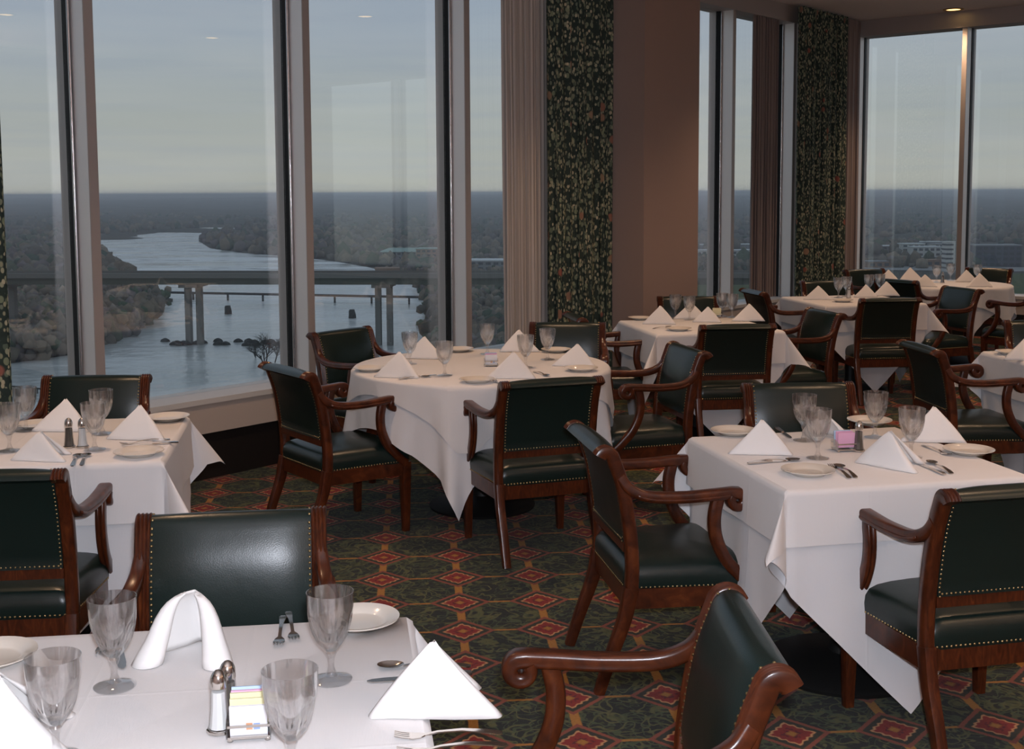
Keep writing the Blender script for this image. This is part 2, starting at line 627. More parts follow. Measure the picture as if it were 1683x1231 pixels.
def window_wall(name, place, mulls, t0, t1, tag_off, depth=0.18, wid=0.055):
    """place(a, d, z): a runs along the wall, d into the room from the glass plane"""
    root = empty(name)
    root['kind'] = 'structure'

    def part(nm, a0, a1, d0, d1, z0, z1, material, parent=root):
        o_ = place(a0, d0, z0)
        mb = MB().obox(o_, place(a1, d0, z0) - o_, place(a0, d1, z0) - o_, (0, 0, z1 - z0))
        return link(nm, mb.mesh(nm, material), parent)
    edges = [t0] + [q for q in mulls if t0 < q < t1] + [t1]
    for q in edges[1:-1]:
        mu = part('mullion', q, q + wid, 0.05, depth, 0.47, GLASS_TOP, M['alu'])
        part('front_face', q + 0.001, q + wid - 0.001, depth, depth + 0.006, 0.47, GLASS_TOP, M['alu_dull'], mu)
        part('gasket', q - 0.006, q + wid + 0.006, -0.01, 0.05, 0.47, GLASS_TOP, M['gasket'], mu)
        bd = place(q - 0.010, 0.058, 0.47)
        link('chrome_bead', MB().lathe([(0.008, 0.0), (0.008, GLASS_TOP - 0.47)], 14, bd[0], bd[1]).mesh('chrome_bead', M['chrome'], True), mu).location = (0, 0, 0.47)
        part('outer_cap', q, q + wid, -0.09, -0.01, 0.47, GLASS_TOP, M['alu_dull'], mu)
    for a, b in zip(edges[:-1], edges[1:]):
        part('pane', a + (wid + 0.006 if a != t0 else 0), b - 0.006, -0.004, 0.004, 0.47, GLASS_TOP, M['wglass'])
    part('sill_ledge', t0, t1, -0.09, depth + 0.035, 0.440, 0.47, M['sill_white'])
    part('sill_panel', t0, t1, 0.03, depth + 0.02, 0.27, 0.440, M['sill_beige'])
    part('convector_base', t0, t1, 0.03, depth - 0.01, 0.0, 0.27, M['base_black'])
    part('header', t0, t1, -0.09, depth + 0.02, GLASS_TOP, CEIL, M['alu_dull'])
    return root


window_wall('window_1', lambda a, d, z: R(a, GO + d, z), MULL_1, T_BACK, 4.25, 0)
window_wall('window_2', lambda a, d, z: R(a, O2 - 0.14 + d, z), [6.66, 7.95], 4.8, T_FAR, 0)
window_wall('window_3', lambda a, d, z: R(T_FAR + 0.12 - d, O2 + a, z), [0.02, 1.27, 2.67, 4.07, 5.47, 6.87, 8.27], 0.0, O_IN - O2, 0)

# pier between the two window walls
KX = 4.27
K0 = np.array([1.04, 9.60, 0.0])
tK = float((K0 - B0) @ UD)
oK = float((K0 - B0) @ ND)
slab('wall_pier', tK, tK + 0.815, O2 - 0.3, oK, 0.0, CEIL, M['wall'])
slab('wall_infill', 4.2, tK + 0.01, -0.3, -0.05, 0.0, CEIL, M['wall'])
slab('baseboard_pier', tK - 0.012, tK + 0.827, -0.02, oK + 0.012, 0.0, 0.11, M['base_black'])
slab('trim_1', tK + 0.815, tK + 0.83, O2, O2 + 0.12, 0.0, CEIL, M['alu_dull'])
slab('trim_2', 8.01, 8.05, O2 + 0.04, O2 + 0.09, 0.47, CEIL, M['sill_white'])


def curtain(name, label, cat, a0, a1, o, material, amp, waves, z0=0.02, z1=CEIL - 0.02, place=R, seed=1, n=160, gather=None):
    rnd = random.Random(seed)
    ph = [rnd.uniform(0, 6.28) for _ in range(4)]
    verts, uvs, faces = [], [], []
    nz = 14
    length = (a1 - a0) * 1.7
    for side in (0, 1):
        for j in range(nz + 1):
            zf = j / nz
            z = z0 + (z1 - z0) * zf
            for i in range(n + 1):
                s_ = i / n
                w_ = math.sin(2 * math.pi * waves * s_ + ph[0] + 0.35 * math.sin(5 * zf + ph[1]))
                w_ += 0.35 * math.sin(2 * math.pi * waves * 1.7 * s_ + ph[2] + 0.5 * zf)
                a = a0 + (a1 - a0) * s_ + 0.012 * math.sin(2 * math.pi * waves * s_ * 2 + ph[3])
                if gather:
                    a += gather(s_, zf)
                verts.append(place(a, o + amp * w_ * (1.0 - 0.25 * zf) + (0.004 if side else 0), z))
                uvs.append((s_ * length, z))
    k = (nz + 1) * (n + 1)
    for j in range(nz):
        for i in range(n):
            q = j * (n + 1) + i
            faces.append((q, q + 1, q + n + 2, q + n + 1))
            faces.append((k + q, k + q + n + 1, k + q + n + 2, k + q + 1))
    me = new_mesh(name, verts, faces, material, True, uvs=uvs)
    return tag(link(name, me), label, cat)


curtain('floral_curtain', 'dark green floral curtain with red blossoms hanging beside the brown pier', 'curtain', 3.00, 3.83, 0.06, M['floral'], 0.028, 9, seed=3)
curtain('sheer_drape', 'beige striped drape gathered between the river window and the floral curtain', 'curtain', 2.61, 3.10, -0.02, M['sheer'], 0.022, 11, seed=5,
        gather=lambda s_, zf: (0.03 * (1 - zf) * (1 - s_)))
curtain('floral_curtain', 'dark floral curtain cut off by the left edge of the picture', 'curtain', -2.1, -1.18, 0.05, M['floral'], 0.03, 9, seed=9)
curtain('floral_curtain', 'dark floral curtain hanging in the far room corner', 'curtain', 7.82, 8.97, O2 + 0.16, M['floral'], 0.03, 9, seed=11)
curtain('brown_drape', 'plain brown drape hanging inside the narrow far window', 'curtain', 7.10, 7.62, O2 + 0.02, M['brown_drape'], 0.02, 8, z0=0.5, z1=GLASS_TOP, seed=13)
curtain('brown_drape', 'brown drape in the far corner beside the dark floral curtain', 'curtain', 8.97, 9.45, O2 + 0.12, M['brown_drape'], 0.02, 4, seed=15)


# recessed ceiling lights
def downlight(x, y, label):
    root = empty('downlight', (x, y, CEIL))
    link('trim_ring', MB().lathe([(0.075, -0.001), (0.078, -0.010), (0.105, -0.012), (0.112, -0.001)], 28).mesh('trim_ring', M['lamp_trim'], True), root)
    link('lamp', MB().lathe([(0.0001, -0.004), (0.075, -0.005)], 24).mesh('lamp', M['lamp']), root)
    ld = bpy.data.lights.new('downlight_beam', 'SPOT')
    ld.energy = DOWNLIGHT_W
    ld.color = WARM
    ld.spot_size = math.radians(100)
    ld.spot_blend = 0.9
    ld.shadow_soft_size = 0.07
    lo = bpy.data.objects.new('downlight_beam', ld)
    COL.objects.link(lo)
    lo.parent = root
    lo.location = (0, 0, -0.03)
    return tag(root, label, 'ceiling light', 'recessed ceiling downlights')


p_ = P(1567, 15, CEIL)
downlight(p_[0], p_[1], 'round recessed downlight glowing in the ceiling by the far window')
for t_, o_, where in ((-1.87, 1.7, 'above the left window table'), (0.54, 1.6, 'above the near round table'), (2.83, 1.5, 'above the pier table'),
                      (5.2, 1.5, 'above the far curtain table'), (7.4, 1.45, 'above the far round table'), (0.5, 5.0, 'above the right foreground table'),
                      (2.69, 4.0, 'above the right edge table'), (5.4, 4.0, 'over the aisle beyond the right edge table'), (8.0, 4.0, 'added for bounce over the far end of the aisle'),
                      (-0.3, 6.8, 'over the inner aisle at the right'), (2.7, 6.8, 'over the middle of the inner aisle'), (5.4, 6.8, 'added for bounce over the far inner aisle'),
                      (-3.2, 7.2, 'added for bounce over the inner aisle nearest the viewer'), (-5.6, 4.6, 'added for bounce behind the viewer')):  # ones labelled added are unseen extras that bounce light onto ceiling and walls
    q = R(t_, o_)
    downlight(q[0], q[1], 'round recessed ceiling downlight ' + where)

# unseen uplights added on the inner wall to brighten ceiling and walls
def fill_light(t_, where):
    q = R(t_, O_IN - 0.16, 2.05)
    root = empty('fill_uplight', q)
    link('shade', MB().lathe([(0.03, -0.10), (0.07, -0.06), (0.13, 0.06), (0.135, 0.07), (0.128, 0.065), (0.065, -0.05), (0.0001, -0.07)], 24).mesh('shade', M['lamp_trim'], True), root)
    b0 = ND * 0.16
    link('bracket', MB().obox((-0.02, -0.02, -0.10), (0.04, 0, 0), b0, (0, 0, 0.05)).mesh('bracket', M['lamp_trim']), root)
    ld = bpy.data.lights.new('fill_bulb', 'SPOT')
    ld.spot_size = math.radians(130)
    ld.spot_blend = 0.8
    ld.energy = FILL_W
    ld.color = (1.0, 0.74, 0.54)
    ld.shadow_soft_size = 0.05
    lo = bpy.data.objects.new('fill_bulb', ld)
    COL.objects.link(lo)
    lo.parent = root
    lo.location = (0, 0, 0.0)
    lo.rotation_euler = (math.pi, 0, 0)
    return tag(root, 'added unseen bowl-shaped sconce on the inner brown wall ' + where, 'wall lamp', 'added fill lamps')


for t_, where in ((-5.6, 'nearest the viewer'), (-3.0, 'beyond the first'), (-0.4, 'beyond the second'), (2.2, 'farthest from the viewer')):
    fill_light(t_, where)

# ------------------------------------------------------------------ the view outside: river, woods, bridge, town
ZR = -60.0
rng = np.random.default_rng(7)
M['ground'] = None


def ground_material():
    m, n = mat('winter_land')
    g = n.add('ShaderNodeNewGeometry')
    p = g.outputs['Position']
    a = n.noise(p, 0.004, 6, 0.6)
    b_ = n.noise(p, 0.03, 4, 0.6)
    c = n.ramp(a, [(0.3, (0.055, 0.060, 0.048)), (0.5, (0.10, 0.088, 0.070)), (0.7, (0.135, 0.12, 0.095))])
    c = n.mix(n.m('MULTIPLY', b_, 0.5), c, (0.050, 0.058, 0.048))
    b = n.add('ShaderNodeBsdfPrincipled', {'Base Color': c, 'Roughness': 1.0, 'Specular IOR Level': 0.0})
    o = n.add('ShaderNodeOutputMaterial')
    n.t.links.new(b.outputs[0], o.inputs[0])
    return m


def water_material():
    m, n = mat('river_water')
    g = n.add('ShaderNodeNewGeometry')
    p = g.outputs['Position']
    mpp = n.add('ShaderNodeMapping', {0: p, 3: (0.006, 0.022, 1.0)})
    a = n.noise(mpp.outputs[0], 1.0, 7, 0.65, 0.6)
    sp = n.add('ShaderNodeSeparateXYZ', {0: p})
    rapid = n.step(sp.outputs[1], 560, 1000)         # broken water upstream of the bridge
    foam = n.m('MULTIPLY', n.step(a, 0.42, 0.62), n.m('ADD', 0.30, n.m('MULTIPLY', rapid, 0.65)))
    c = n.mix(foam, (0.48, 0.50, 0.47), (0.85, 0.86, 0.83))
    rocks = n.m('MULTIPLY', n.step(n.noise(mpp.outputs[0], 3.0, 6, 0.65), 0.54, 0.60), rapid)
    c = n.mix(n.m('MULTIPLY', rocks, 0.85), c, (0.07, 0.065, 0.050))
    b = n.add('ShaderNodeBsdfPrincipled', {'Base Color': c, 'Roughness': n.m('ADD', 0.18, n.m('MULTIPLY', foam, 0.4)), 'Specular IOR Level': 0.6})
    bp = n.add('ShaderNodeBump', {'Strength': 0.5, 'Distance': 1.5, 'Height': n.noise(p, 0.12, 4, 0.6)})
    n.set(b, 'Normal', bp.outputs[0])
    o = n.add('ShaderNodeOutputMaterial')
    n.t.links.new(b.outputs[0], o.inputs[0])
    return m


def crown_material():
    m, n = mat('winter_tree_crowns')
    at = n.add('ShaderNodeAttribute', attribute_name='tint')
    g = n.add('ShaderNodeNewGeometry')
    c = n.mix(n.noise(g.outputs['Position'], 0.35, 4, 0.7), at.outputs[0], n.mix(1.0, at.outputs[0], (0.35, 0.37, 0.38), 'MULTIPLY'))
    b = n.add('ShaderNodeBsdfPrincipled', {'Base Color': c, 'Roughness': 1.0, 'Specular IOR Level': 0.0})
    o = n.add('ShaderNodeOutputMaterial')
    n.t.links.new(b.outputs[0], o.inputs[0])
    return m


M['ground'] = ground_material()
M['water'] = water_material()
M['crown'] = crown_material()
M['concrete'] = principled('weathered_concrete', (0.17, 0.165, 0.145), 0.9, bump=(0.4, 0.3, 0.2))
M['deck'] = principled('bridge_girder_green', (0.075, 0.085, 0.062), 0.8)
M['stone'] = principled('dark_pier_stone', (0.045, 0.042, 0.036), 0.95)
M['bwall_pale'] = principled('pale_facade', (0.52, 0.52, 0.48), 0.8)
M['bwall_tan'] = principled('tan_brick_facade', (0.27, 0.17, 0.11), 0.9)
M['bwall_grey'] = principled('grey_facade', (0.25, 0.26, 0.26), 0.9)
M['bwall_dark'] = principled('dark_blue_facade', (0.055, 0.065, 0.085), 0.7)
M['roof_green'] = principled('green_metal_roof', (0.25, 0.36, 0.31), 0.6)
M['roof_white'] = principled('white_flat_roof', (0.58, 0.60, 0.58), 0.7)
M['bglass'] = principled('dark_window_strip', (0.045, 0.055, 0.065), 0.25)
M['grass'] = principled('mown_grass', (0.085, 0.105, 0.045), 1.0, spec=0.0)
M['asphalt'] = principled('pale_road', (0.24, 0.235, 0.22), 0.9)
M['twig'] = principled('bare_twigs', (0.035, 0.030, 0.024), 0.95)
M['lightpost'] = emission('town_lamp_glow', (1.0, 0.93, 0.75), 6.0)


def vnoise(x, y, seed):
    """smooth value noise on arrays"""
    r = np.random.default_rng(seed)
    tab = r.random((64, 64))
    xi, yi = np.floor(x).astype(int), np.floor(y).astype(int)
    fx, fy = x - xi, y - yi
    fx, fy = fx * fx * (3 - 2 * fx), fy * fy * (3 - 2 * fy)
    g = lambda i, j: tab[i % 64, j % 64]
    return (g(xi, yi) * (1 - fx) + g(xi + 1, yi) * fx) * (1 - fy) + (g(xi, yi + 1) * (1 - fx) + g(xi + 1, yi + 1) * fx) * fy


# land, rising into wooded hills far away
na, nr_ = 260, 170
ang = np.radians(np.linspace(-62, 62, na))
rad = 40.0 * (45000 / 40.0) ** np.linspace(0, 1, nr_)
AA, RR = np.meshgrid(ang, rad, indexing='ij')
GX, GY = RR * np.sin(AA), RR * np.cos(AA)
amp = np.clip((RR - 2200) / 9000, 0, 1)
hz = amp * (14 + 44 * vnoise(GX / 1500, GY / 3200, 3) + 10 * vnoise(GX / 420, GY / 700, 4))
hz += np.clip((RR - 1500) / 2500, 0, 1) * 9 * vnoise(GX / 60, GY / 110, 5) * (RR < 12000)
GZ = ZR + hz
verts = np.stack([GX, GY, GZ], -1).reshape(-1, 3)
idx = np.arange(na * nr_).reshape(na, nr_)
faces = np.stack([idx[:-1, :-1], idx[1:, :-1], idx[1:, 1:], idx[:-1, 1:]], -1).reshape(-1, 4)[:, ::-1]
gme = bpy.data.meshes.new('land')
gme.from_pydata(verts.tolist(), [], faces.tolist())
gme.materials.append(M['ground'])
gme.polygons.foreach_set('use_smooth', [True] * len(gme.polygons))
tag(link('land', gme), kind='structure')

# river bed outline seen from the window, laid on the water level
RIVER = [(-60, 640), (-60, 612), (0, 598), (60, 592), (110, 584), (170, 566), (215, 548), (252, 526), (266, 500), (240, 476), (212, 458), (196, 440), (182, 424), (165, 412),
         (150, 402), (148, 392), (170, 386), (240, 382), (310, 377), (380, 369), (402, 366), (410, 370), (372, 379), (338, 388), (326, 396), (345, 408), (400, 416), (470, 421),
         (540, 428), (600, 438), (650, 450), (690, 466), (704, 500), (712, 545), (720, 600), (735, 660), (760, 760), (700, 900), (-60, 900)]
river_xy = [P(x, y, ZR + 0.6) for x, y in RIVER]
rme = new_mesh('river', river_xy, [tuple(range(len(river_xy)))[::-1]], M['water'])
bm = bmesh.new()
bm.from_mesh(rme)
bmesh.ops.triangulate(bm, faces=bm.faces[:])
bmesh.ops.recalc_face_normals(bm, faces=bm.faces[:])
for f_ in bm.faces:
    if f_.normal.z < 0:
        f_.normal_flip()
bm.to_mesh(rme)
bm.free()
tag(link('river', rme), kind='structure')


def inside(poly, x, y):
    res = np.zeros(len(x), bool)
    px = np.array([q[0] for q in poly])
    py = np.array([q[1] for q in poly])
    j = len(px) - 1
    for i in range(len(px)):
        c_ = ((py[i] > y) != (py[j] > y)) & (x < (px[j] - px[i]) * (y - py[i]) / (py[j] - py[i] + 1e-12) + px[i])
        res ^= c_
        j = i
    return res


def lawn(name, outline, material, z):
    me = new_mesh(name, [P(x, y, z) for x, y in outline], [tuple(range(len(outline)))], material)
    b_ = bmesh.new()
    b_.from_mesh(me)
    bmesh.ops.recalc_face_normals(b_, faces=b_.faces[:])
    for f__ in b_.faces:
        if f__.normal.z < 0:
            f__.normal_flip()
    b_.to_mesh(me)
    b_.free()
    return tag(link(name, me), kind='structure')


LAWN1 = [(1120, 520), (1120, 462), (1240, 458), (1300, 470), (1310, 530)]
LAWN2 = [(1600, 520), (1610, 452), (1760, 446), (1800, 520)]
lawn('field_by_road', LAWN1, M['grass'], ZR + 0.3)
lawn('field_beyond_town', LAWN2, M['grass'], ZR + 0.3)
lawn('road_by_field', [(1100, 441), (1300, 436), (1300, 441), (1100, 447)], M['asphalt'], ZR + 0.5)
lawn('road_through_town', [(1380, 436), (1760, 440), (1760, 447), (1380, 443)], M['asphalt'], ZR + 0.5)


ICO = None


def ico_data(sub):
    b_ = bmesh.new()
    bmesh.ops.create_icosphere(b_, subdivisions=sub, radius=1.0)
    v_ = np.array([tuple(q.co) for q in b_.verts])
    f_ = np.array([[q.index for q in fc.verts] for fc in b_.faces])
    b_.free()
    return v_, f_


ICO1, ICO2 = ico_data(1), ico_data(2)


def forest(name, label, n_try, keep, dist, size, cat='woodland'):
    """broken mass of crowns: dist (min, max) metres, keep(x, y) tells where trees grow"""
    u_ = rng.random(n_try)
    r_ = (1 / (1 / dist[0] + u_ * (1 / dist[1] - 1 / dist[0])))
    a_ = np.radians(rng.uniform(-34, 34, n_try))
    x_, y_ = r_ * np.sin(a_), r_ * np.cos(a_)
    k_ = keep(x_, y_)
    x_, y_, r_ = x_[k_], y_[k_], r_[k_]
    zo = np.zeros(len(x_))
    nr2 = np.where(r_ < 900)[0]
    rep_ = np.repeat(nr2, 5)                 # near crowns are built from several boughs
    keep_far = np.where(r_ >= 900)[0]
    x_ = np.concatenate([x_[keep_far], x_[rep_] + rng.normal(0, 2.6, len(rep_))])
    y_ = np.concatenate([y_[keep_far], y_[rep_] + rng.normal(0, 2.6, len(rep_))])
    zo = np.concatenate([zo[keep_far], rng.uniform(-1.0, 6.5, len(rep_))])
    sf = np.concatenate([np.ones(len(keep_far)), np.full(len(rep_), 0.48)])
    r_ = np.hypot(x_, y_)
    n_ = len(x_)
    allv, allf, allc = [], [], []
    base_i = 0
    tints = np.array([(0.085, 0.070, 0.052), (0.070, 0.062, 0.050), (0.10, 0.078, 0.055), (0.045, 0.055, 0.034), (0.028, 0.042, 0.028), (0.075, 0.062, 0.058)])
    for near in (True, False):
        sel = np.where((r_ < 1) == near)[0]
        if len(sel) == 0:
            continue
        bv, bf = ICO2 if near else ICO1
        m_ = len(sel)
        sz = rng.uniform(*size, m_) * sf[sel]
        ht = sz * rng.uniform(0.8, 1.35, m_)
        v_ = bv[None] * (1 + rng.uniform(-0.42, 0.42, (m_, len(bv), 1)))
        v_ = v_ * np.stack([sz, sz, ht], -1)[:, None, :]
        v_ += np.stack([x_[sel], y_[sel], np.full(m_, ZR) + ht * 0.75 + zo[sel]], -1)[:, None, :]
        f_ = bf[None] + (np.arange(m_) * len(bv))[:, None, None] + base_i
        c_ = tints[rng.choice(len(tints), m_, p=(0.26, 0.24, 0.2, 0.12, 0.08, 0.10))] * rng.uniform(2.0, 3.8, (m_, 1))
        allv.append(v_.reshape(-1, 3))
        allf.append(f_.reshape(-1, 3))
        allc.append(np.repeat(c_, len(bv), 0))
        base_i += m_ * len(bv)
    V_, F_, C_ = np.concatenate(allv), np.concatenate(allf), np.concatenate(allc)
    me = bpy.data.meshes.new(name)
    me.vertices.add(len(V_))
    me.vertices.foreach_set('co', V_.ravel())
    me.loops.add(F_.size)
    me.loops.foreach_set('vertex_index', F_.ravel())
    me.polygons.add(len(F_))
    me.polygons.foreach_set('loop_start', np.arange(0, F_.size, 3))
    me.update(calc_edges=True)
    at = me.color_attributes.new('tint', 'FLOAT_COLOR', 'POINT')
    at.data.foreach_set('color', np.concatenate([C_, np.ones((len(C_), 1))], 1).ravel())
    me.materials.append(M['crown'])
    me.validate()
    return tag(link(name, me), label, cat, kind='stuff')


riv2 = [(q[0], q[1]) for q in river_xy]
lawns = [[(q[0], q[1]) for q in (P(x, y, ZR) for x, y in L)] for L in (LAWN1, LAWN2)]


def screen(x, y, z=ZR):
    q = np.stack([x, y, np.full_like(x, z - EYE)], -1)
    d = q @ _f
    return CX + F * (q @ _r) / d, CY - F * (q @ _u) / d


def near_river(x, y):
    return inside(riv2, x, y)


def keep_left(x, y):
    az = x / y
    return (~near_river(x, y)) & (az < -0.13) & ~((y < 430))


def keep_mid(x, y):
    az = x / y
    q = (~near_river(x, y)) & (az >= -0.13) & (az < 0.13) & (y > 300)
    return q & (vnoise(x / 60, y / 90, 12) > 0.22)


def keep_town(x, y):
    az = x / y
    q = (az >= 0.13)
    for L in lawns:
        q &= ~inside(L, x, y)
    dens = vnoise(x / 70 + 9, y / 90, 21)
    r = np.hypot(x, y)
    return q & (y > 420) & np.where(r < 1750, dens > 0.62, dens > 0.2)


forest('woodland', 'bare brown winter woods on the left river bank beyond the windows', 22000, keep_left, (430, 7000), (3.2, 7))
forest('woodland', 'grey-brown winter woods on the far bank behind the bridge', 22000, keep_mid, (330, 7000), (3.0, 6.5))
forest('woodland', 'scattered trees and woods around the town beyond the far windows', 20000, keep_town, (430, 7000), (2.8, 6.5))

# river bridge on paired columns
br = empty('river_bridge')
bl, brt = P(-330, 566, ZR), P(1300, 572, ZR)
bdir = (brt - bl) / np.linalg.norm(brt - bl)
bnorm = np.array([bdir[1], -bdir[0], 0])
blen = float(np.linalg.norm(brt - bl))
zd = -31.8


def bridge_box(name, s0, s1, n0, n1, z0, z1, material):
    o_ = bl + bdir * s0 + bnorm * n0
    o_ = np.array([o_[0], o_[1], z0])
    return link(name, MB().obox(o_, bdir * (s1 - s0), bnorm * (n1 - n0), (0, 0, z1 - z0)).mesh(name, material), br)


bridge_box('deck', 0, blen, -9, 9, zd, zd + 0.9, M['concrete'])
bridge_box('girder', 0, blen, 5.0, 8.0, zd - 2.6, zd, M['deck'])
bridge_box('girder', 0, blen, -8.0, -5.0, zd - 2.6, zd, M['deck'])
bridge_box('parapet', 0, blen, 8.6, 9.0, zd + 0.9, zd + 1.9, M['concrete'])
bridge_box('parapet', 0, blen, -9.0, -8.6, zd + 0.9, zd + 1.9, M['concrete'])
col_px = [327, 637]
sA = [float((P(x, 566, ZR) - bl) @ bdir) for x in col_px]
step_s = sA[1] - sA[0]
for k_ in range(-2, 5):
    s_ = sA[0] + step_s * k_
    if s_ < 5 or s_ > blen - 5:
        continue
    for dn in (-2.3, 2.3):
        bridge_box('column', s_ + dn - 1.1, s_ + dn + 1.1, -1.5, 1.5, ZR - 1, zd - 4.0, M['concrete'])
    bridge_box('pier_cap', s_ - 3.7, s_ + 3.7, -7.5, 7.5, zd - 4.0, zd - 2.6, M['concrete'])
tag(br, 'long road bridge on paired concrete columns crossing the river', 'bridge')

# thin rail line on the near bank
ra, rb = P(-60, 629, ZR + 2), P(345, 664, ZR + 2)
rd = (rb - ra) / np.linalg.norm(rb - ra)
rn = np.array([rd[1], -rd[0], 0])
rl = empty('bank_railing')
link('rail', MB().obox(ra, rb - ra, rn * 0.4, (0, 0, 0.45)).mesh('rail', M['stone']), rl)
for k_ in range(14):
    q = ra + (rb - ra) * (k_ + 0.5) / 14
    link('post', MB().obox((q[0], q[1], ZR), (0.3, 0, 0), (0, 0.3, 0), (0, 0, 2)).mesh('post', M['stone']), rl)
tag(rl, 'thin dark railing along the near river bank below the left windows', 'railing')

# low pipe crossing and the stumps of an old bridge
pb = empty('pipe_bridge')
a_, b_ = P(262, 482, ZR + 4), P(735, 491, ZR + 4)
d_ = (b_ - a_) / np.linalg.norm(b_ - a_)
nn = np.array([d_[1], -d_[0], 0])
link('pipe', MB().obox(a_ - nn, b_ - a_, nn * 2, (0, 0, 1.2)).mesh('pipe', M['stone']), pb)
for k_ in range(1, 8):
    q = a_ + (b_ - a_) * k_ / 8
    link('support', MB().obox((q[0] - 0.5, q[1] - 0.5, ZR), (1, 0, 0), (0, 1, 0), (0, 0, 4)).mesh('support', M['stone']), pb)
tag(pb, 'thin low pipe bridge just above the river water', 'footbridge')
for (x, y), lab in (((375, 518), 'old dark stone pier stump in the river near the first bridge columns'), ((579, 525), 'old dark stone pier stump in the river left of the second bridge columns')):
    q = P(x, y, ZR)
    o = link('stone_pier', MB().lathe([(1.9, 0.0), (1.7, 2.2), (1.5, 4.2), (1.25, 4.9), (0.0001, 5.0)], 9, mod=lambda a, z: 1 + 0.14 * math.sin(3 * a + z)).mesh('stone_pier', M['stone']), None, q)
    tag(o, lab, 'stone pier', 'old pier stumps')


def bare_tree(px, py, height, seed, label):
    q = P(px, py, ZR + 0.6)
    rnd = random.Random(seed)
    root = empty('bare_tree', q)
    tw = MB()

    def limb(mb, a, b, r0, r1):
        a, b = np.array(a), np.array(b)
        d = b - a
        d = d / np.linalg.norm(d)
        x = np.cross(d, (0.2, 0.9, 0.3))
        x /= np.linalg.norm(x)
        y = np.cross(d, x)
        v = []
        for p, r in ((a, r0), (b, r1)):
            v += [p + r * (math.cos(t) * x + math.sin(t) * y) for t in (0, 2.09, 4.19)]
        mb.add(v, [(0, 1, 4, 3), (1, 2, 5, 4), (2, 0, 3, 5), (3, 4, 5)])

    def grow(mb, p, d, ln, r, lv):
        b = p + d * ln
        limb(mb, p, b, r, r * 0.65)
        if lv == 0:
            return
        for _ in range(4):
            nd = d + np.array([rnd.uniform(-0.9, 0.9), rnd.uniform(-0.9, 0.9), rnd.uniform(-0.25, 0.6)])
            nd /= np.linalg.norm(nd)
            grow(tw, p + d * ln * rnd.uniform(0.55, 1.0), nd, ln * rnd.uniform(0.55, 0.8), r * 0.5, lv - 1)
    tr = MB()
    for _ in range(3):
        d = np.array([rnd.uniform(-0.5, 0.5), rnd.uniform(-0.5, 0.5), 1.0])
        d /= np.linalg.norm(d)
        grow(tr, np.zeros(3), d, height * 0.36, height * 0.022, 4)
    link('trunk', tr.mesh('trunk', M['twig']), root)
    tag(link('twigs', tw.mesh('twigs', M['twig']), root), kind='stuff')
    return tag(root, label, 'tree')


bare_tree(436, 606, 15, 4, 'bare leafless tree on a river islet right of the bridge columns')
bare_tree(452, 596, 12, 6, 'small bare bush growing at the window-side river bank by the mullion')
bare_tree(420, 588, 8, 8, 'low bare shrub on the river islet beside the taller bare tree')
# low islet under the bridge
isl = MB()
for k_ in range(26):
    q = P(rng.uniform(270, 470), rng.uniform(560, 568), ZR + 0.6)
    isl.lathe([(2.2, 0), (1.7, 0.9), (0.6, 1.5), (0.0001, 1.6)], 6, q[0], q[1])
isl.v = [(x, y, z + ZR + 0.5) for x, y, z in isl.v]
tag(link('river_rocks', isl.mesh('river_rocks', M['stone'])), 'low dark rocks in the river at the bridge columns', 'rocks', kind='stuff')


def building(name, label, px, py, wid, dep, hgt, wallm, roofm, floors=3, bays=6, rot=0.0, hip=False, cat='building'):
    q = P(px, py, ZR)
    root = empty(name, q, rot)
    link('wall', MB().box(-wid / 2, wid / 2, -dep / 2, dep / 2, 0, hgt).mesh('wall', wallm), root)
    if hip:
        e = 1.2
        v = [(-wid / 2 - e, -dep / 2 - e, hgt), (wid / 2 + e, -dep / 2 - e, hgt), (wid / 2 + e, dep / 2 + e, hgt), (-wid / 2 - e, dep / 2 + e, hgt), (-wid / 2 + dep * 0.4, 0, hgt + 3.2), (wid / 2 - dep * 0.4, 0, hgt + 3.2)]
        me = new_mesh('roof', v, [(0, 1, 5, 4), (1, 2, 5), (2, 3, 4, 5), (3, 0, 4), (3, 2, 1, 0)], roofm)
    else:
        me = MB().box(-wid / 2 - 0.4, wid / 2 + 0.4, -dep / 2 - 0.4, dep / 2 + 0.4, hgt, hgt + 0.8).mesh('roof', roofm)
    link('roof', me, root)
    if floors:
        fh = hgt / floors
        bw = wid / bays
        wm = MB().box(-bw * 0.32, bw * 0.32, -0.12, 0.12, 0, fh * 0.5).mesh('window', M['bglass'])
        for i in range(floors):
            for j in range(bays):
                link('window', wm, root, (-wid / 2 + bw * (j + 0.5), -dep / 2, fh * (i + 0.3)))
    return tag(root, label, cat)


building('apartment_block', 'green-roofed apartment block on the right river bank', 664, 434, 38, 16, 11, M['bwall_grey'], M['roof_green'], 3, 9, 0.1, True)
building('apartment_block', 'dark brick block beside the green-roofed apartments', 708, 436, 22, 18, 14, M['bwall_tan'], M['roof_green'], 4, 5, -0.1)
building('brick_works', 'low tan brick building at the water edge below the apartments', 668, 452, 46, 14, 5, M['bwall_tan'], M['bwall_tan'], 1, 8, 0.05)
building('warehouse', 'long white-roofed building behind the drape at the bridge end', 806, 452, 40, 26, 11, M['bwall_grey'], M['roof_white'], 3, 7, -0.1)
building('warehouse', 'white-fronted low building seen through the narrow window left of its mullion', 1163, 428, 16, 12, 9, M['bwall_pale'], M['roof_white'], 2, 3, 0.2)
building('warehouse', 'white-fronted low building seen through the narrow window right of its mullion', 1217, 426, 22, 12, 8, M['bwall_pale'], M['roof_white'], 2, 4, 0.2)
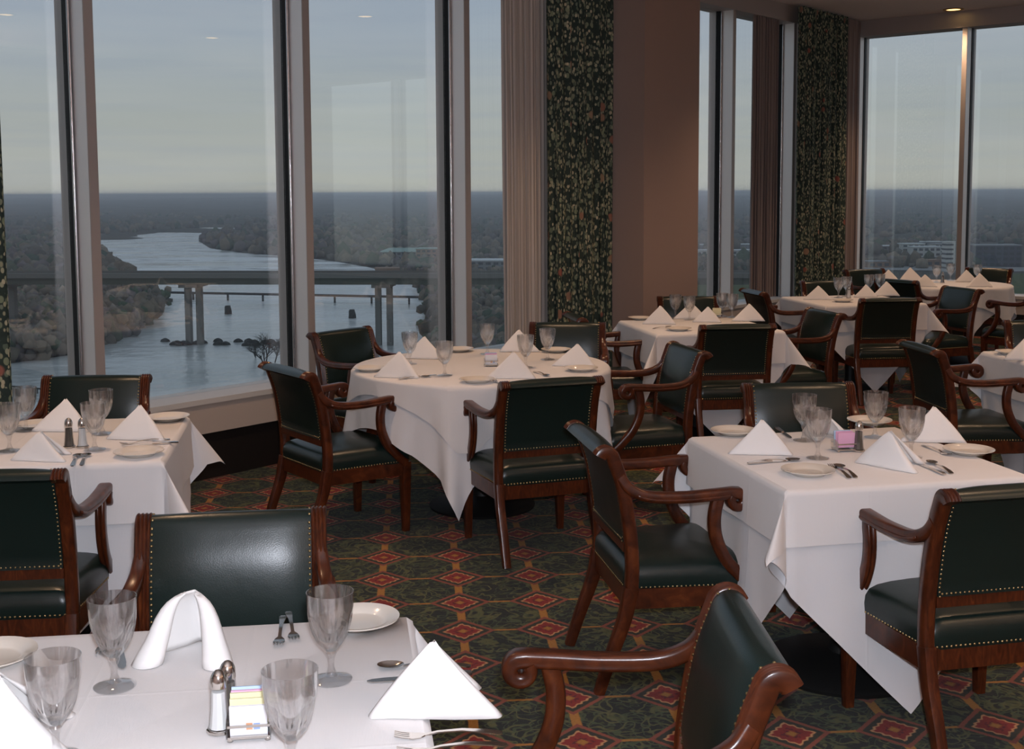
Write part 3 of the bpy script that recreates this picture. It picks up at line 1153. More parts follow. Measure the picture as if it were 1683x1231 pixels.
building('warehouse', 'long pale roof line across the road in the narrow window', 1190, 410, 60, 16, 5, M['bwall_grey'], M['roof_white'], 0, 1, 0.1)
TOWN = [
    (1440, 412, 16, 12, 6, 'bwall_grey', 'roof_white', 2, 3, 'small pale house at the left of the far town'),
    (1464, 418, 26, 14, 8, 'bwall_grey', 'roof_white', 2, 4, 'grey block at the left of the far town'),
    (1497, 420, 22, 12, 11, 'bwall_pale', 'roof_white', 3, 4, 'white office block in the middle of the far town'),
    (1519, 422, 26, 14, 9, 'bwall_pale', 'roof_white', 2, 5, 'wide white block in the middle of the far town'),
    (1546, 416, 20, 12, 9, 'bwall_pale', 'bwall_grey', 3, 4, 'pale block left of the white town tower'),
    (1446, 440, 24, 12, 5, 'bwall_tan', 'bwall_grey', 1, 4, 'low tan shed near the town road'),
    (1500, 405, 60, 14, 5, 'bwall_grey', 'roof_white', 1, 8, 'long grey shed at the back of the far town'),
    (1535, 438, 30, 12, 5, 'bwall_tan', 'bwall_tan', 1, 5, 'low brown building beside the town road'),
]
for px_, py_, w_, d2, h_, wm_, rm_, fl2, by_, lab in TOWN:
    building('town_building', lab, px_, py_, w_, d2, h_, M[wm_], M[rm_], fl2, by_, rng.uniform(-0.2, 0.2))
# white slab tower with dark floor bands
tw_ = empty('town_tower', P(1558, 446, ZR), 0.1)
link('wall', MB().box(-3.4, 3.4, -4, 4, 0, 23).mesh('wall', M['bwall_pale']), tw_)
for k_ in range(6):
    link('window_band', MB().box(-3.45, 2.0, -4.06, 4.06, 2.2 + 3.5 * k_, 3.6 + 3.5 * k_).mesh('window_band', M['bglass']), tw_)
tag(tw_, 'narrow white tower with dark floor bands left of the far mullion', 'building')
building('office_block', 'large dark blue office block right of the far mullion', 1634, 438, 36, 20, 17, M['bwall_dark'], M['bwall_grey'], 4, 7, -0.05)
# domed pinkish pavilion in front of the dark block
dm = empty('domed_hall', P(1630, 462, ZR))
link('dome', MB().lathe([(11, 0), (10.4, 3.0), (8.0, 6.0), (4.5, 8.0), (0.0001, 8.8)], 24).mesh('dome', principled('pink_dome_roof', (0.34, 0.20, 0.18), 0.7), True), dm)
link('drum', MB().lathe([(11.3, 0), (11.3, 1.6), (10.9, 1.7)], 24).mesh('drum', M['bwall_tan']), dm)
tag(dm, 'pinkish domed hall in front of the dark blue office block', 'building')

# distance haze over the lowland
hz_m, hn = mat('evening_haze')
vs = hn.add('ShaderNodeVolumeScatter', {'Color': (0.93, 0.96, 1.0), 'Density': HAZE, 'Anisotropy': 0.0})
ho = hn.add('ShaderNodeOutputMaterial')
hn.t.links.new(vs.outputs[0], ho.inputs['Volume'])
hob = link('haze', MB().box(-30000, 30000, 120, 46000, -90, 6).mesh('haze', hz_m))
tag(hob, 'thin blue evening haze over the river and woods', 'haze', kind='stuff')

# ------------------------------------------------------------------ chairs
def build_chair():
    root = empty('dining_armchair')
    X = 0.218          # half spacing of the stiles
    stile_pts = catmull([(0, -0.205, 0.34), (0, -0.203, 0.43), (0, -0.212, 0.54), (0, -0.236, 0.68), (0, -0.270, 0.780)], 6)
    # scroll at the top, rolled to the rear
    c = np.array([0, -0.270 - 0.022 * math.cos(0.345), 0.780 - 0.022 * math.sin(0.345)])
    scroll = [c + 0.022 * np.array([0, math.cos(a), math.sin(a)]) for a in np.radians(np.linspace(19.8, 158, 12))]
    sp_ = stile_pts[:-1] + scroll
    fr = yz_frames(sp_)
    fr = [(o, x, n) for o, x, n in fr]
    for sx in (-1, 1):
        mb = MB()
        n_ = len(fr)
        secs = [reeded(0.036 + 0.004 * (i / n_), 0.041) for i in range(n_)]
        mb.sweep([(o + np.array([sx * X, 0, 0]), x, n) for o, x, n in fr], secs)
        link('back_stile', mb.mesh('back_stile', M['wood'], True, 50), root)
        # sabre rear leg
        lp = catmull([(sx * X, -0.312, 0.0), (sx * X, -0.272, 0.12), (sx * X, -0.228, 0.24), (sx * X, -0.205, 0.345)], 6)
        mb = MB()
        mb.sweep(yz_frames(lp), [rrect(0.034 + 0.004 * i / len(lp), 0.034 + 0.016 * i / len(lp)) for i in range(len(lp))])
        link('rear_leg', mb.mesh('rear_leg', M['wood'], True, 40), root)
        # straight tapering front leg
        fx = sx * 0.232
        lp = [np.array((fx, 0.205, z)) for z in (0.0, 0.12, 0.24, 0.34)]
        mb = MB()
        mb.sweep(yz_frames(lp), [rrect(a, a, 0.005) for a in (0.031, 0.037, 0.043, 0.047)])
        link('front_leg', mb.mesh('front_leg', M['wood'], True, 40), root)
        # arm with down-curled scroll
        ax = [(sx * 0.222, -0.246, 0.715), (sx * 0.229, -0.213, 0.674), (sx * 0.238, -0.15, 0.648), (sx * 0.246, -0.04, 0.643), (sx * 0.250, 0.06, 0.648), (sx * 0.250, 0.125, 0.652)]
        ap = catmull(ax, 6)
        c2 = np.array([sx * 0.250, 0.137, 0.629])
        curl = [c2 + (0.0225 - 0.00004 * k) * np.array([0, math.cos(a), math.sin(a)]) for k, a in enumerate(np.radians(np.linspace(75, -215, 16)))]
        ap = ap + curl
        fr2 = []
        for i, p in enumerate(ap):
            d = ap[min(len(ap) - 1, i + 1)] - ap[max(0, i - 1)]
            d[0] = 0
            d /= np.linalg.norm(d)
            fr2.append((p, (1, 0, 0), (0, -d[2], d[1])))
        n0 = len(ap) - len(curl)
        secs = []
        for i in range(len(ap)):
            t = i / n0
            if i < n0:
                secs.append([(-a, b) for a, b in rrect(0.034 + 0.012 * min(1, t), 0.036, 0.010, 3)])
            else:
                q = (i - n0) / len(curl)
                secs.append([(-a, b) for a, b in rrect(0.046 + 0.006 * q, 0.036 - 0.008 * q, 0.010, 3)])
        mb = MB().sweep(fr2, secs)
        arm = link('arm', mb.mesh('arm', M['wood'], True, 45), root)
        # carved bead along the outer side of the arm
        bead = MB()
        pts = ap[8:n0 - 1]
        fb = fr2[8:n0 - 1]
        bead.sweep([(o + np.array((sx * 0.021, 0, -0.006)), x, n) for o, x, n in fb], [[(-a, b) for a, b in rrect(0.006, 0.010, 0.0028, 2)] for _ in fb])
        link('arm_bead', bead.mesh('arm_bead', M['wood'], True), arm)
        # C-shaped arm support
        su = catmull([(sx * 0.249, 0.075, 0.640), (sx * 0.249, 0.063, 0.575), (sx * 0.248, 0.070, 0.505), (sx * 0.247, 0.105, 0.430), (sx * 0.246, 0.165, 0.365), (sx * 0.245, 0.20, 0.335)], 6)
        mb = MB().sweep(yz_frames(su), [reeded(0.030, 0.040, 2) for _ in su])
        link('arm_support', mb.mesh('arm_support', M['wood'], True, 50), root)
        # side rail
        mb = MB()
        ends = [np.array((sx * 0.214, -0.205, 0.311)), np.array((sx * 0.232, 0.205, 0.311))]
        mb.obox((ends[0][0] - 0.016, -0.205, 0.278), (ends[1][0] - ends[0][0], 0.41, 0), (0.032, 0, 0), (0, 0, 0.066))
        link('side_rail', mb.mesh('side_rail', M['wood']), root)
    link('front_rail', MB().box(-0.232, 0.232, 0.192, 0.224, 0.278, 0.344).mesh('front_rail', M['wood']), root)
    link('rear_rail', MB().box(-0.214, 0.214, -0.222, -0.190, 0.278, 0.344).mesh('rear_rail', M['wood']), root)

    # seat cushion
    def outline(k, grow=0.0):
        pts = []
        cor = [(0.250, 0.232), (-0.250, 0.232), (-0.222, -0.222), (0.222, -0.222)]
        r = 0.040
        for i, (x, y) in enumerate(cor):
            sxx, syy = (1 if x > 0 else -1), (1 if y > 0 else -1)
            a0 = (0, 90, 180, 270)[i]
            for j in range(7):
                a = math.radians(a0 + 90 * j / 6)
                pts.append(((x - sxx * r) + (r + grow) * math.cos(a), (y - syy * r) + (r + grow) * math.sin(a)))
        # densify straight runs
        out = []
        for i, p in enumerate(pts):
            q = pts[(i + 1) % len(pts)]
            dd = math.hypot(q[0] - p[0], q[1] - p[1])
            m_ = max(1, int(dd / 0.06))
            for t in range(m_):
                out.append((p[0] + (q[0] - p[0]) * t / m_, p[1] + (q[1] - p[1]) * t / m_))
        return out
    ol = outline(0)
    rings = [(1.0, 0.338, 0), (1.012, 0.350, 0), (1.02, 0.375, 0), (1.005, 0.398, 0), (0.95, 0.417, 0), (0.84, 0.428, 0), (0.65, 0.436, 0), (0.40, 0.441, 0), (0.15, 0.443, 0)]
    v, f = [], []
    for s_, z, _ in rings:
        v += [(x * s_, y * s_ + 0.0 * (1 - s_), z) for x, y in ol]
    k = len(ol)
    for j in range(len(rings) - 1):
        for i in range(k):
            f.append((j * k + i, j * k + (i + 1) % k, (j + 1) * k + (i + 1) % k, (j + 1) * k + i))
    f.append(tuple((len(rings) - 1) * k + i for i in range(k)))
    f.append(tuple(range(k))[::-1])
    seat = link('seat', new_mesh('seat', v, f, M['leather'], True, 60), root)
    nails = MB()
    # evenly spaced nails around the lower edge of the seat
    acc = 0.0
    for i, p in enumerate(ol):
        q = ol[(i + 1) % k]
        d = math.hypot(q[0] - p[0], q[1] - p[1])
        while acc < d:
            t = acc / d
            x, y = p[0] + (q[0] - p[0]) * t, p[1] + (q[1] - p[1]) * t
            nx, ny = (q[1] - p[1]) / d, -(q[0] - p[0]) / d
            dome(nails, (x * 1.006 + nx * 0.001, y * 1.006 + ny * 0.001, 0.347), (nx, ny, 0.1), 0.0040)
            acc += 0.0145
        acc -= d
    tag(link('seat_nailhead_trim', nails.mesh('seat_nailhead_trim', M['brass'], True), seat), 'row of small brass nailheads', kind='stuff')

    # back cushion between the stiles
    bp = [p for p in sp_ if p[2] > 0.49]
    z0 = sp_[0]
    start = [np.array([0, -0.2125, 0.492])]
    bp = start + [p for i, p in enumerate(sp_) if p[2] > 0.505 or i > len(sp_) - 12]
    bfr = yz_frames(bp)
    hw = X - 0.0175
    secs = []
    nst = len(bp)
    nb = nst - 12
    for i in range(nst):
        t = min(1.0, i / nb)
        bul = 0.016 * math.sin(math.pi * min(1, max(0, (i + 0.6) / (nb + 6.0)))) ** 0.5
        sec = []
        nx = 14
        for j in range(nx + 1):
            x = hw - 2 * hw * j / nx
            e = 1 - abs(x / hw) ** 4
            sec.append((x, 0.016 + bul * e))
        for j in range(7):
            x = -hw + 2 * hw * j / 6
            e = 1 - abs(x / hw) ** 4
            th = 0.017 if i < nst - 9 else 0.017 - 0.0012 * (i - nst + 9)
            sec.append((x, -th - 0.004 * e))
        secs.append(sec)
    mb = MB().sweep(bfr, secs)
    back = link('backrest', mb.mesh('backrest', M['leather'], True, 60), root)
    nails = MB()
    # nails down both sides, front and rear, and along the bottom
    dist, last = 0.0, None
    for i in range(len(bfr) - 5):
        o1, _, n1 = bfr[i]
        o2, _, n2 = bfr[i + 1]
        d = np.linalg.norm(o2 - o1)
        while dist < d:
            t = dist / d
            o_ = o1 + (o2 - o1) * t
            n_ = np.array(n1) + (np.array(n2) - np.array(n1)) * t
            for sx in (-1, 1):
                dome(nails, o_ + np.array((sx * (hw - 0.006), 0, 0)) + n_ * 0.0185, n_, 0.0037)
                if i < len(bfr) - 11:
                    dome(nails, o_ + np.array((sx * (hw - 0.006), 0, 0)) - n_ * 0.0165, -n_, 0.0037)
            dist += 0.0140
        dist -= d
    o1, _, n1 = bfr[0]
    n1 = np.array(n1)
    for j in range(28):
        x = -hw + 0.012 + (2 * hw - 0.024) * j / 27
        dome(nails, o1 + np.array((x, 0, 0.008)) + n1 * 0.0185, n1, 0.0037)
        dome(nails, o1 + np.array((x, 0, 0.008)) - n1 * 0.0185, -n1, 0.0037)
    tag(link('back_nailhead_trim', nails.mesh('back_nailhead_trim', M['brass'], True), back), 'row of small brass nailheads', kind='stuff')
    link('back_lower_rail', MB().box(-hw - 0.002, hw + 0.002, -0.228, -0.196, 0.462, 0.494).mesh('back_lower_rail', M['wood']), root)
    return root


CHAIR0 = build_chair()
_first = [True]


def chair(cx, cy, fx, fy, label, group):
    """a chair whose seat stands at (cx, cy) and whose front points along (fx, fy)"""
    rz = math.atan2(-fx, fy)
    if _first[0]:
        _first[0] = False
        o = CHAIR0
    else:
        o = copy_tree(CHAIR0)
    o.location = (cx, cy, 0)
    o.rotation_euler = (0, 0, rz)
    return tag(o, label, 'armchair', group)


# ------------------------------------------------------------------ tables and cloths
HT = 0.735          # height of a laid table, cloths included


def square_dist(p, e, c, gam, off=(0, 0)):
    """distance along unit e from p to the edge of a square cloth of half size c turned by gam"""
    cg, sg = math.cos(-gam), math.sin(-gam)
    x, y = p[0] - off[0], p[1] - off[1]
    x, y = x * cg - y * sg, x * sg + y * cg
    ex, ey = e[0] * cg - e[1] * sg, e[0] * sg + e[1] * cg
    best = 1e9
    for k in (0, 1):
        pp, ee = (x, ex) if k == 0 else (y, ey)
        if ee > 1e-9:
            best = min(best, (c - pp) / ee)
        elif ee < -1e-9:
            best = min(best, (-c - pp) / ee)
    return max(0.0, best)


def cloth_mesh(name, material, half, c, gam, z, inset=0.0, fin=(18.5, 9.0), wave=0.05, seed=1, round_=False, clamp=9.0, off=(0, 0), tilt=0.05, folds=9):
    rnd = random.Random(seed)
    ph = [rnd.uniform(0, 6.28) for _ in range(6)]
    rho = 0.014
    st_ = []          # (q, e, hang direction or None, side coordinate)
    a = half - inset
    if round_:
        n = 180
        for i in range(n):
            t = 2 * math.pi * i / n
            e = np.array((math.cos(t), math.sin(t)))
            st_.append((e * (a - rho), e, None, t))
    else:
        a = a - rho
        for k in range(4):
            t0 = k * math.pi / 2
            e = np.array((math.cos(t0), math.sin(t0)))
            tv = np.array((-e[1], e[0]))
            ns = 30
            for i in range(ns + 1):
                s_ = -1 + 2 * i / ns
                st_.append((e * a + tv * a * s_, e, None, s_ * a + k * 3.1))
            e2 = tv
            q = e * a + tv * a
            out = (e + tv) / math.sqrt(2)
            lat = (tv - e) / math.sqrt(2)
            m_ = 26
            for i in range(1, m_):
                th = i / m_
                ee = e * math.cos(th * math.pi / 2) + tv * math.sin(th * math.pi / 2)
                psi = 2 * math.pi * th
                ao = math.radians(fin[0]) * (1 - math.cos(psi))
                al = -math.radians(fin[1]) * math.sin(psi) * -1.0
                dv = np.array((*(out * math.sin(ao) + lat * -math.sin(al) * -1.0), -math.cos(ao) * math.cos(al)))
                dv[:2] += ee * tilt
                dv /= np.linalg.norm(dv)
                st_.append((q, ee, dv, None))
    nr = 16
    V, Fc = [], []
    n = len(st_)
    for (q, e, hang, sc) in st_:
        Rm = min(square_dist(q, e, c, gam, off), clamp)
        Rm = min(Rm, z - 0.012)
        for j in range(nr + 1):
            r = Rm * (j / nr) ** 0.9
            L = rho * math.pi / 2
            if r < L:
                al = r / rho
                p = (*(q + e * rho * math.sin(al)), z - rho * (1 - math.cos(al)))
            else:
                rr = r - L
                base = np.array((*(q + e * rho), z - rho))
                if hang is None:
                    if round_:
                        wv = tilt + wave * (math.sin(folds * sc + ph[0] + 0.7 * math.sin(3 * sc + ph[1])) + 0.4 * math.sin(2.3 * folds * sc + ph[2]))
                        lt = wave * 0.5 * math.cos(folds * sc + ph[0])
                    else:
                        edge = 1.0
                        wv = tilt + wave * edge * (math.sin(11 * sc + ph[0]) * 0.6 + 0.5 * math.sin(23 * sc + ph[1])) * (1 - (abs((sc + 1.5) % 3.1 - 1.5) / (a + 1e-6)) ** 6)
                        lt = 0.0
                    wv = max(wv, 0.012 if not round_ else -0.03)
                    dv = np.array((e[0] * wv - e[1] * lt, e[1] * wv + e[0] * lt, -1.0))
                    dv /= np.linalg.norm(dv)
                else:
                    dv = hang
                p = tuple(base + dv * rr)
            V.append(p)
    for i in range(n):
        i2 = (i + 1) % n
        for j in range(nr):
            Fc.append((i * (nr + 1) + j, i * (nr + 1) + j + 1, i2 * (nr + 1) + j + 1, i2 * (nr + 1) + j))
    Fc.append(tuple(i * (nr + 1) for i in range(n)))
    me = new_mesh(name, V, Fc, material, True, 70)
    return me


def table(cx, cy, rot_deg, half, which, seed, round_=False, over=0.20, tip=1.10, turn=0.0, over_turn=0.0):
    rz = math.radians(rot_deg)
    root = empty('dining_table', (cx, cy, 0), rz)
    if round_:
        top = MB().lathe([(0.0001, HT - 0.036), (half - 0.03, HT - 0.036), (half - 0.026, HT - 0.03), (half - 0.026, HT - 0.006), (0.0001, HT - 0.006)], 48)
    else:
        top = MB().box(-half + 0.026, half - 0.026, -half + 0.026, half - 0.026, HT - 0.036, HT - 0.006)
    link('tabletop', top.mesh('tabletop', M['tabletop']), root)
    link('pedestal', MB().lathe([(0.05, 0.05), (0.042, 0.10), (0.038, 0.30), (0.038, 0.62), (0.10, HT - 0.036)], 20).mesh('pedestal', M['black'], True, 50), root)
    link('base', MB().lathe([(0.0001, 0.0), (0.27, 0.0), (0.275, 0.012), (0.25, 0.026), (0.12, 0.045), (0.05, 0.06), (0.0001, 0.062)], 40).mesh('base', M['black'], True, 60), root)
    tag(root, f'black pedestal dining table with disc base under {which}', 'table', 'pedestal dining tables')
    if round_:
        um = cloth_mesh('undercloth', M['underlinen'], half, tip / math.sqrt(2), math.radians(45 + turn), HT - 0.003, 0.012, wave=0.13, seed=seed, round_=True, folds=10, tilt=0.03)
        om = cloth_mesh('tablecloth', M['linen'], half, half + over, math.radians(over_turn), HT, 0.0, wave=0.10, seed=seed, round_=True, clamp=0.32, folds=10, tilt=0.05)
    else:
        um = cloth_mesh('undercloth', M['underlinen'], half, tip / math.sqrt(2), math.radians(45 + turn), HT - 0.003, 0.012, fin=(17, 7), wave=0.03, seed=seed, tilt=0.03)
        om = cloth_mesh('tablecloth', M['linen'], half, half + over, math.radians(over_turn), HT, 0.0, wave=0.02, seed=seed + 7, tilt=0.055)
    u = link('undercloth', um, None, (cx, cy, 0), rz)
    tag(u, f'long white undercloth hanging in points beneath {which}', 'tablecloth', 'white undercloths')
    o = link('tablecloth', om, None, (cx, cy, 0), rz)
    tag(o, f'white linen top cloth draped over {which}', 'tablecloth', 'white top cloths')
    return root


T = {
    1: dict(c=(-0.60, 1.98), rot=8, half=0.455, w='the foreground table laid with four goblets'),
    2: dict(c=(-1.64, 4.34), rot=9, half=0.418, w='the square table by the left river window'),
    3: dict(c=(-0.16, 6.20), rot=0, half=0.665, w='the round table before the river windows', round_=True),
    4: dict(c=(1.235, 8.02), rot=11, half=0.43, w='the square table before the brown pier'),
    5: dict(c=(2.76, 9.85), rot=11, half=0.43, w='the square table before the far floral curtain'),
    6: dict(c=(4.14, 11.5), rot=0, half=0.57, w='the far round table at the back windows', round_=True),
    7: dict(c=(3.06, 6.30), rot=8, half=0.425, w='the table at the right picture edge'),
    8: dict(c=(1.125, 4.03), rot=12, half=0.415, w='the square table in the right foreground'),
}
for k, d in T.items():
    kw = {}
    if d.get('round_'):
        kw = dict(round_=True, over=0.16, tip=1.27 if k == 3 else 1.05, turn=-0.0 if k == 6 else 0.0)
        if k == 3:
            kw.update(turn=-8.0, over=0.075, over_turn=41)
    if k == 8:
        kw = dict(over=0.165, tip=1.11)
    table(*d['c'], d['rot'], d['half'], d['w'], 20 + k, **kw)

# chairs: (seat x, seat y, facing x, facing y)
CH = [
    (-0.677, 2.76, 0.138, -0.99, 'green leather armchair at the far side of the foreground table, bright sheen on its back', 'chairs at the foreground table'),
    (0.155, 2.215, -0.998, -0.02, 'armchair in the bottom foreground with glossy red-brown arm reaching to the foreground table', 'chairs at the foreground table'),
    (-1.585, 3.80, -0.10, 0.99, 'armchair seen from behind, cut by left edge, at the table by the left window', 'chairs at the left window table'),
    (-1.85, 5.12, 0.05, -1.0, 'armchair facing the viewer with its back against the left river window', 'chairs at the left window table'),
    (0.075, 5.50, -0.33, 0.94, 'armchair seen from behind at the near side of the round river-window table', 'chairs at the round table'),
    (-0.82, 5.80, 0.80, 0.60, 'armchair at the left side of the round table, its back edge catching light', 'chairs at the round table'),
    (-0.80, 7.02, 0.773, -0.634, 'armchair against the river window mullion behind the round table', 'chairs at the round table'),
    (0.31, 7.24, -0.12, -0.99, 'armchair behind the round table in front of the floral curtain', 'chairs at the round table'),
    (0.64, 6.25, -0.972, -0.235, 'armchair at the right side of the round table facing left', 'chairs at the round table'),
    (1.34, 7.65, -0.11, 0.99, 'armchair seen squarely from behind at the table before the brown pier', 'chairs at the pier table'),
    (1.36, 9.09, 0.0, -1.0, 'armchair standing with its back to the brown pier', 'chairs at the pier table'),
    (0.70, 8.04, 0.985, 0.17, 'armchair at the left side of the pier table, only its arms and seat showing', 'chairs at the pier table'),
    (1.84, 8.13, -0.97, -0.24, 'armchair at the right side of the pier table facing left', 'chairs at the pier table'),
    (2.82, 9.42, -0.10, 0.99, 'armchair seen squarely from behind at the table before the far floral curtain', 'chairs at the far curtain table'),
    (2.26, 9.97, 0.98, 0.19, 'armchair facing right beside the narrow far window', 'chairs at the far curtain table'),
    (3.47, 10.0, -0.95, -0.30, 'armchair at the right side of the far curtain table facing left', 'chairs at the far curtain table'),
    (2.86, 10.66, 0.10, -1.0, 'armchair with its back to the far floral curtain, mostly hidden by glasses', 'chairs at the far curtain table'),
    (3.72, 12.26, 0.30, -0.95, 'armchair in the far corner beside the brown drape behind the far round table', 'chairs at the far round table'),
    (3.72, 11.22, 0.80, 0.60, 'armchair at the near left of the far round table, seen from behind', 'chairs at the far round table'),
    (4.79, 12.40, -0.6, -0.8, 'armchair against the back window at the right of the far round table', 'chairs at the far round table'),
    (4.45, 10.55, -0.5, 0.87, 'armchair at the near right of the far round table, cut by the picture edge', 'chairs at the far round table'),
    (2.43, 6.36, 0.99, 0.08, 'armchair facing right at the table cut off by the right edge', 'chairs at the right edge table'),
    (3.27, 7.22, -0.08, -0.99, 'armchair half out of the picture behind the right edge table', 'chairs at the right edge table'),
    (0.545, 4.08, 0.985, 0.17, 'armchair at the left side of the right foreground table, seen from its side', 'chairs at the right foreground table'),
    (1.22, 4.80, 0.05, -1.0, 'armchair facing the viewer behind the right foreground table', 'chairs at the right foreground table'),
    (1.325, 3.56, -0.22, 0.975, 'armchair seen from behind at the near side of the right foreground table', 'chairs at the right foreground table'),
]
for c in CH:
    chair(*c)

# ------------------------------------------------------------------ table settings
ZT = HT + 0.0015


def outward(me):
    b_ = bmesh.new()
    b_.from_mesh(me)
    bmesh.ops.remove_doubles(b_, verts=b_.verts[:], dist=0.0004)
    bmesh.ops.recalc_face_normals(b_, faces=b_.faces[:])
    b_.to_mesh(me)
    b_.free()
    return me


def make_goblet():
    root = empty('goblet')
    n = 48

    def facet(a, z):
        k = max(0.0, min(1.0, (0.128 - z) / 0.012)) * max(0.0, min(1.0, (z - 0.062) / 0.012))
        return 1 - 0.17 * k * abs(math.cos(4 * a)) ** 0.6
    outer = [(0.0001, 0.056), (0.011, 0.0565), (0.017, 0.063), (0.026, 0.074), (0.034, 0.090), (0.0395, 0.110), (0.0415, 0.126), (0.0422, 0.140), (0.0428, 0.155), (0.0432, 0.165)]
    inner = [(0.0418, 0.1655), (0.0405, 0.155), (0.0395, 0.138), (0.0365, 0.112), (0.029, 0.090), (0.018, 0.076), (0.0001, 0.072)]
    mb = MB().lathe(outer, n, mod=facet)
    k = len(mb.v)
    mb2 = MB().lathe(outer + inner, n, mod=lambda a, z: facet(a, z))
    # only the outside is cut into panels
    v = []
    for j, (r, z) in enumerate(outer + inner):
        for i in range(n):
            a = 2 * math.pi * i / n
            rr = r * (facet(a, z) if j < len(outer) else 1.0)
            v.append((rr * math.cos(a), rr * math.sin(a), z))
    link('bowl', outward(new_mesh('bowl', v, mb2.f, M['goblet'], True, 35)), root)
    link('stem', outward(MB().lathe([(0.0001, 0.0085), (0.012, 0.009), (0.0085, 0.016), (0.0058, 0.026), (0.0062, 0.040), (0.0088, 0.047), (0.0105, 0.051), (0.0085, 0.0555), (0.0001, 0.056)], 12).mesh('stem', M['foot_glass'], True, 40)), root)
    link('foot', outward(MB().lathe([(0.0001, 0.0), (0.037, 0.0), (0.0378, 0.0018), (0.034, 0.0034), (0.018, 0.0066), (0.010, 0.0084), (0.0001, 0.0084)], 36).mesh('foot', M['foot_glass'], True, 40)), root)
    return root


def make_plate():
    return MB().lathe([(0.0001, 0.004), (0.048, 0.004), (0.054, 0.006), (0.062, 0.012), (0.080, 0.0165), (0.0835, 0.0175), (0.0835, 0.0155), (0.062, 0.0085), (0.052, 0.0), (0.0001, 0.0)], 44).mesh('side_plate', M['china'], True, 50)


def napkin_mesh(seed, big=False):
    """tent-folded napkin, open towards -y; ridge falls to +y"""
    rnd = random.Random(seed)
    wd, dp, hh = 0.082 + rnd.uniform(-0.006, 0.006), 0.095 + rnd.uniform(-0.006, 0.008), 0.118 + rnd.uniform(-0.006, 0.008)
    if big:
        wd, dp, hh = 0.098, 0.062, 0.122
    apex = np.array([rnd.uniform(-0.006, 0.006), -dp * 0.12, hh])
    curve = []
    r = 0.030 if big else 0.017
    curve = [(-wd + r - r * math.cos(t), -dp - r * math.sin(t)) for t in np.radians(np.linspace(250, 20, 10))]
    left = curve + [(-wd + 0.004, -dp + 0.012), (-wd * 0.75, -dp * 0.35), (-wd * 0.5, dp * 0.15), (-wd * 0.25, dp * 0.62), (-0.010, dp * 0.97)]
    right = [(-x, y) for x, y in left][::-1]
    base = left + [(0.0, dp)] + right
    nl = 9
    V, Fc = [], []
    for j in range(nl + 1):
        t = j / nl
        for (x, y) in base:
            q = np.array([x, y, 0.0])
            p = apex + (q - apex) * ((0.20 if big else 0.04) + (0.80 if big else 0.96) * t)
            if big:
                p[2] += 0.016 * math.sin(math.pi * min(1.0, t * 1.6)) + 0.024 * (1 - t)
            bul = 0.010 * math.sin(math.pi * t)
            p[1] += bul * (0.4 if y > 0 else 0.2)
            p[0] += bul * 0.7 * (1 if x > 0 else -1) * min(1, abs(x) / 0.05)
            p[2] = max(p[2], 0.0) + 0.001
            V.append(p)
    m_ = len(base)
    for j in range(nl):
        for i in range(m_ - 1):
            Fc.append((j * m_ + i, j * m_ + i + 1, (j + 1) * m_ + i + 1, (j + 1) * m_ + i))
    return new_mesh('napkin', V, Fc, M['napkin'], True, 60)


NAPKINS = [napkin_mesh(k) for k in range(4)] + [napkin_mesh(9, True)]


def strip(path, width, z, thick=0.0022):
    """flat bar following points (y, half width factor, lift)"""
    V, Fc = [], []
    for y, w_, lf in path:
        for dz in (0.0, thick):
            V += [(-w_, y, z + lf + dz), (w_, y, z + lf + dz)]
    n = len(path)
    for i in range(n - 1):
        a, b = i * 4, i * 4 + 4
        Fc += [(a + 2, a + 3, b + 3, b + 2), (a, b, b + 1, a + 1), (a, a + 2, b + 2, b), (a + 1, b + 1, b + 3, a + 3)]
    Fc += [(0, 1, 3, 2), ((n - 1) * 4, (n - 1) * 4 + 2, (n - 1) * 4 + 3, (n - 1) * 4 + 1)]
    return V, Fc


HANDLE = [(0.0, 0.0035, 0.002), (-0.02, 0.0032, 0.006), (-0.06, 0.0042, 0.008), (-0.10, 0.0068, 0.004), (-0.118, 0.0080, 0.001), (-0.126, 0.0045, 0.0005)]


def make_fork():
    root = empty('fork')
    link('handle', new_mesh('handle', *strip(HANDLE, 1, 0), M['steel'], True, 40), root)
    mb = MB().add(*strip([(0.0, 0.0035, 0.002), (0.008, 0.009, 0.0005), (0.020, 0.0115, 0.0), (0.026, 0.0115, 0.001)], 1, 0))
    for k in range(4):
        x = -0.0092 + k * 0.00613
        v, f = strip([(0.024, 0.0019, 0.001), (0.038, 0.0016, 0.003), (0.050, 0.0009, 0.006)], 1, 0)
        mb.add([(p[0] + x, p[1], p[2]) for p in v], f)
    link('tines', mb.mesh('tines', M['steel'], True, 40), root)
    return root


def make_spoon():
    root = empty('spoon')
    link('handle', new_mesh('handle', *strip(HANDLE, 1, 0), M['steel'], True, 40), root)
    V, Fc = [], []
    nr2, ns = 4, 16
    for j in range(nr2 + 1):
        for i in range(ns):
            a = 2 * math.pi * i / ns
            q = j / nr2
            V.append((0.0175 * q * math.sin(a), 0.024 + 0.0255 * q * -math.cos(a), 0.0005 + 0.0065 * q ** 2))
    for j in range(nr2):
        for i in range(ns):
            Fc.append((j * ns + i, (j + 1) * ns + i, (j + 1) * ns + (i + 1) % ns, j * ns + (i + 1) % ns))
    link('bowl', new_mesh('bowl', V, Fc, M['steel'], True), root)
    return root


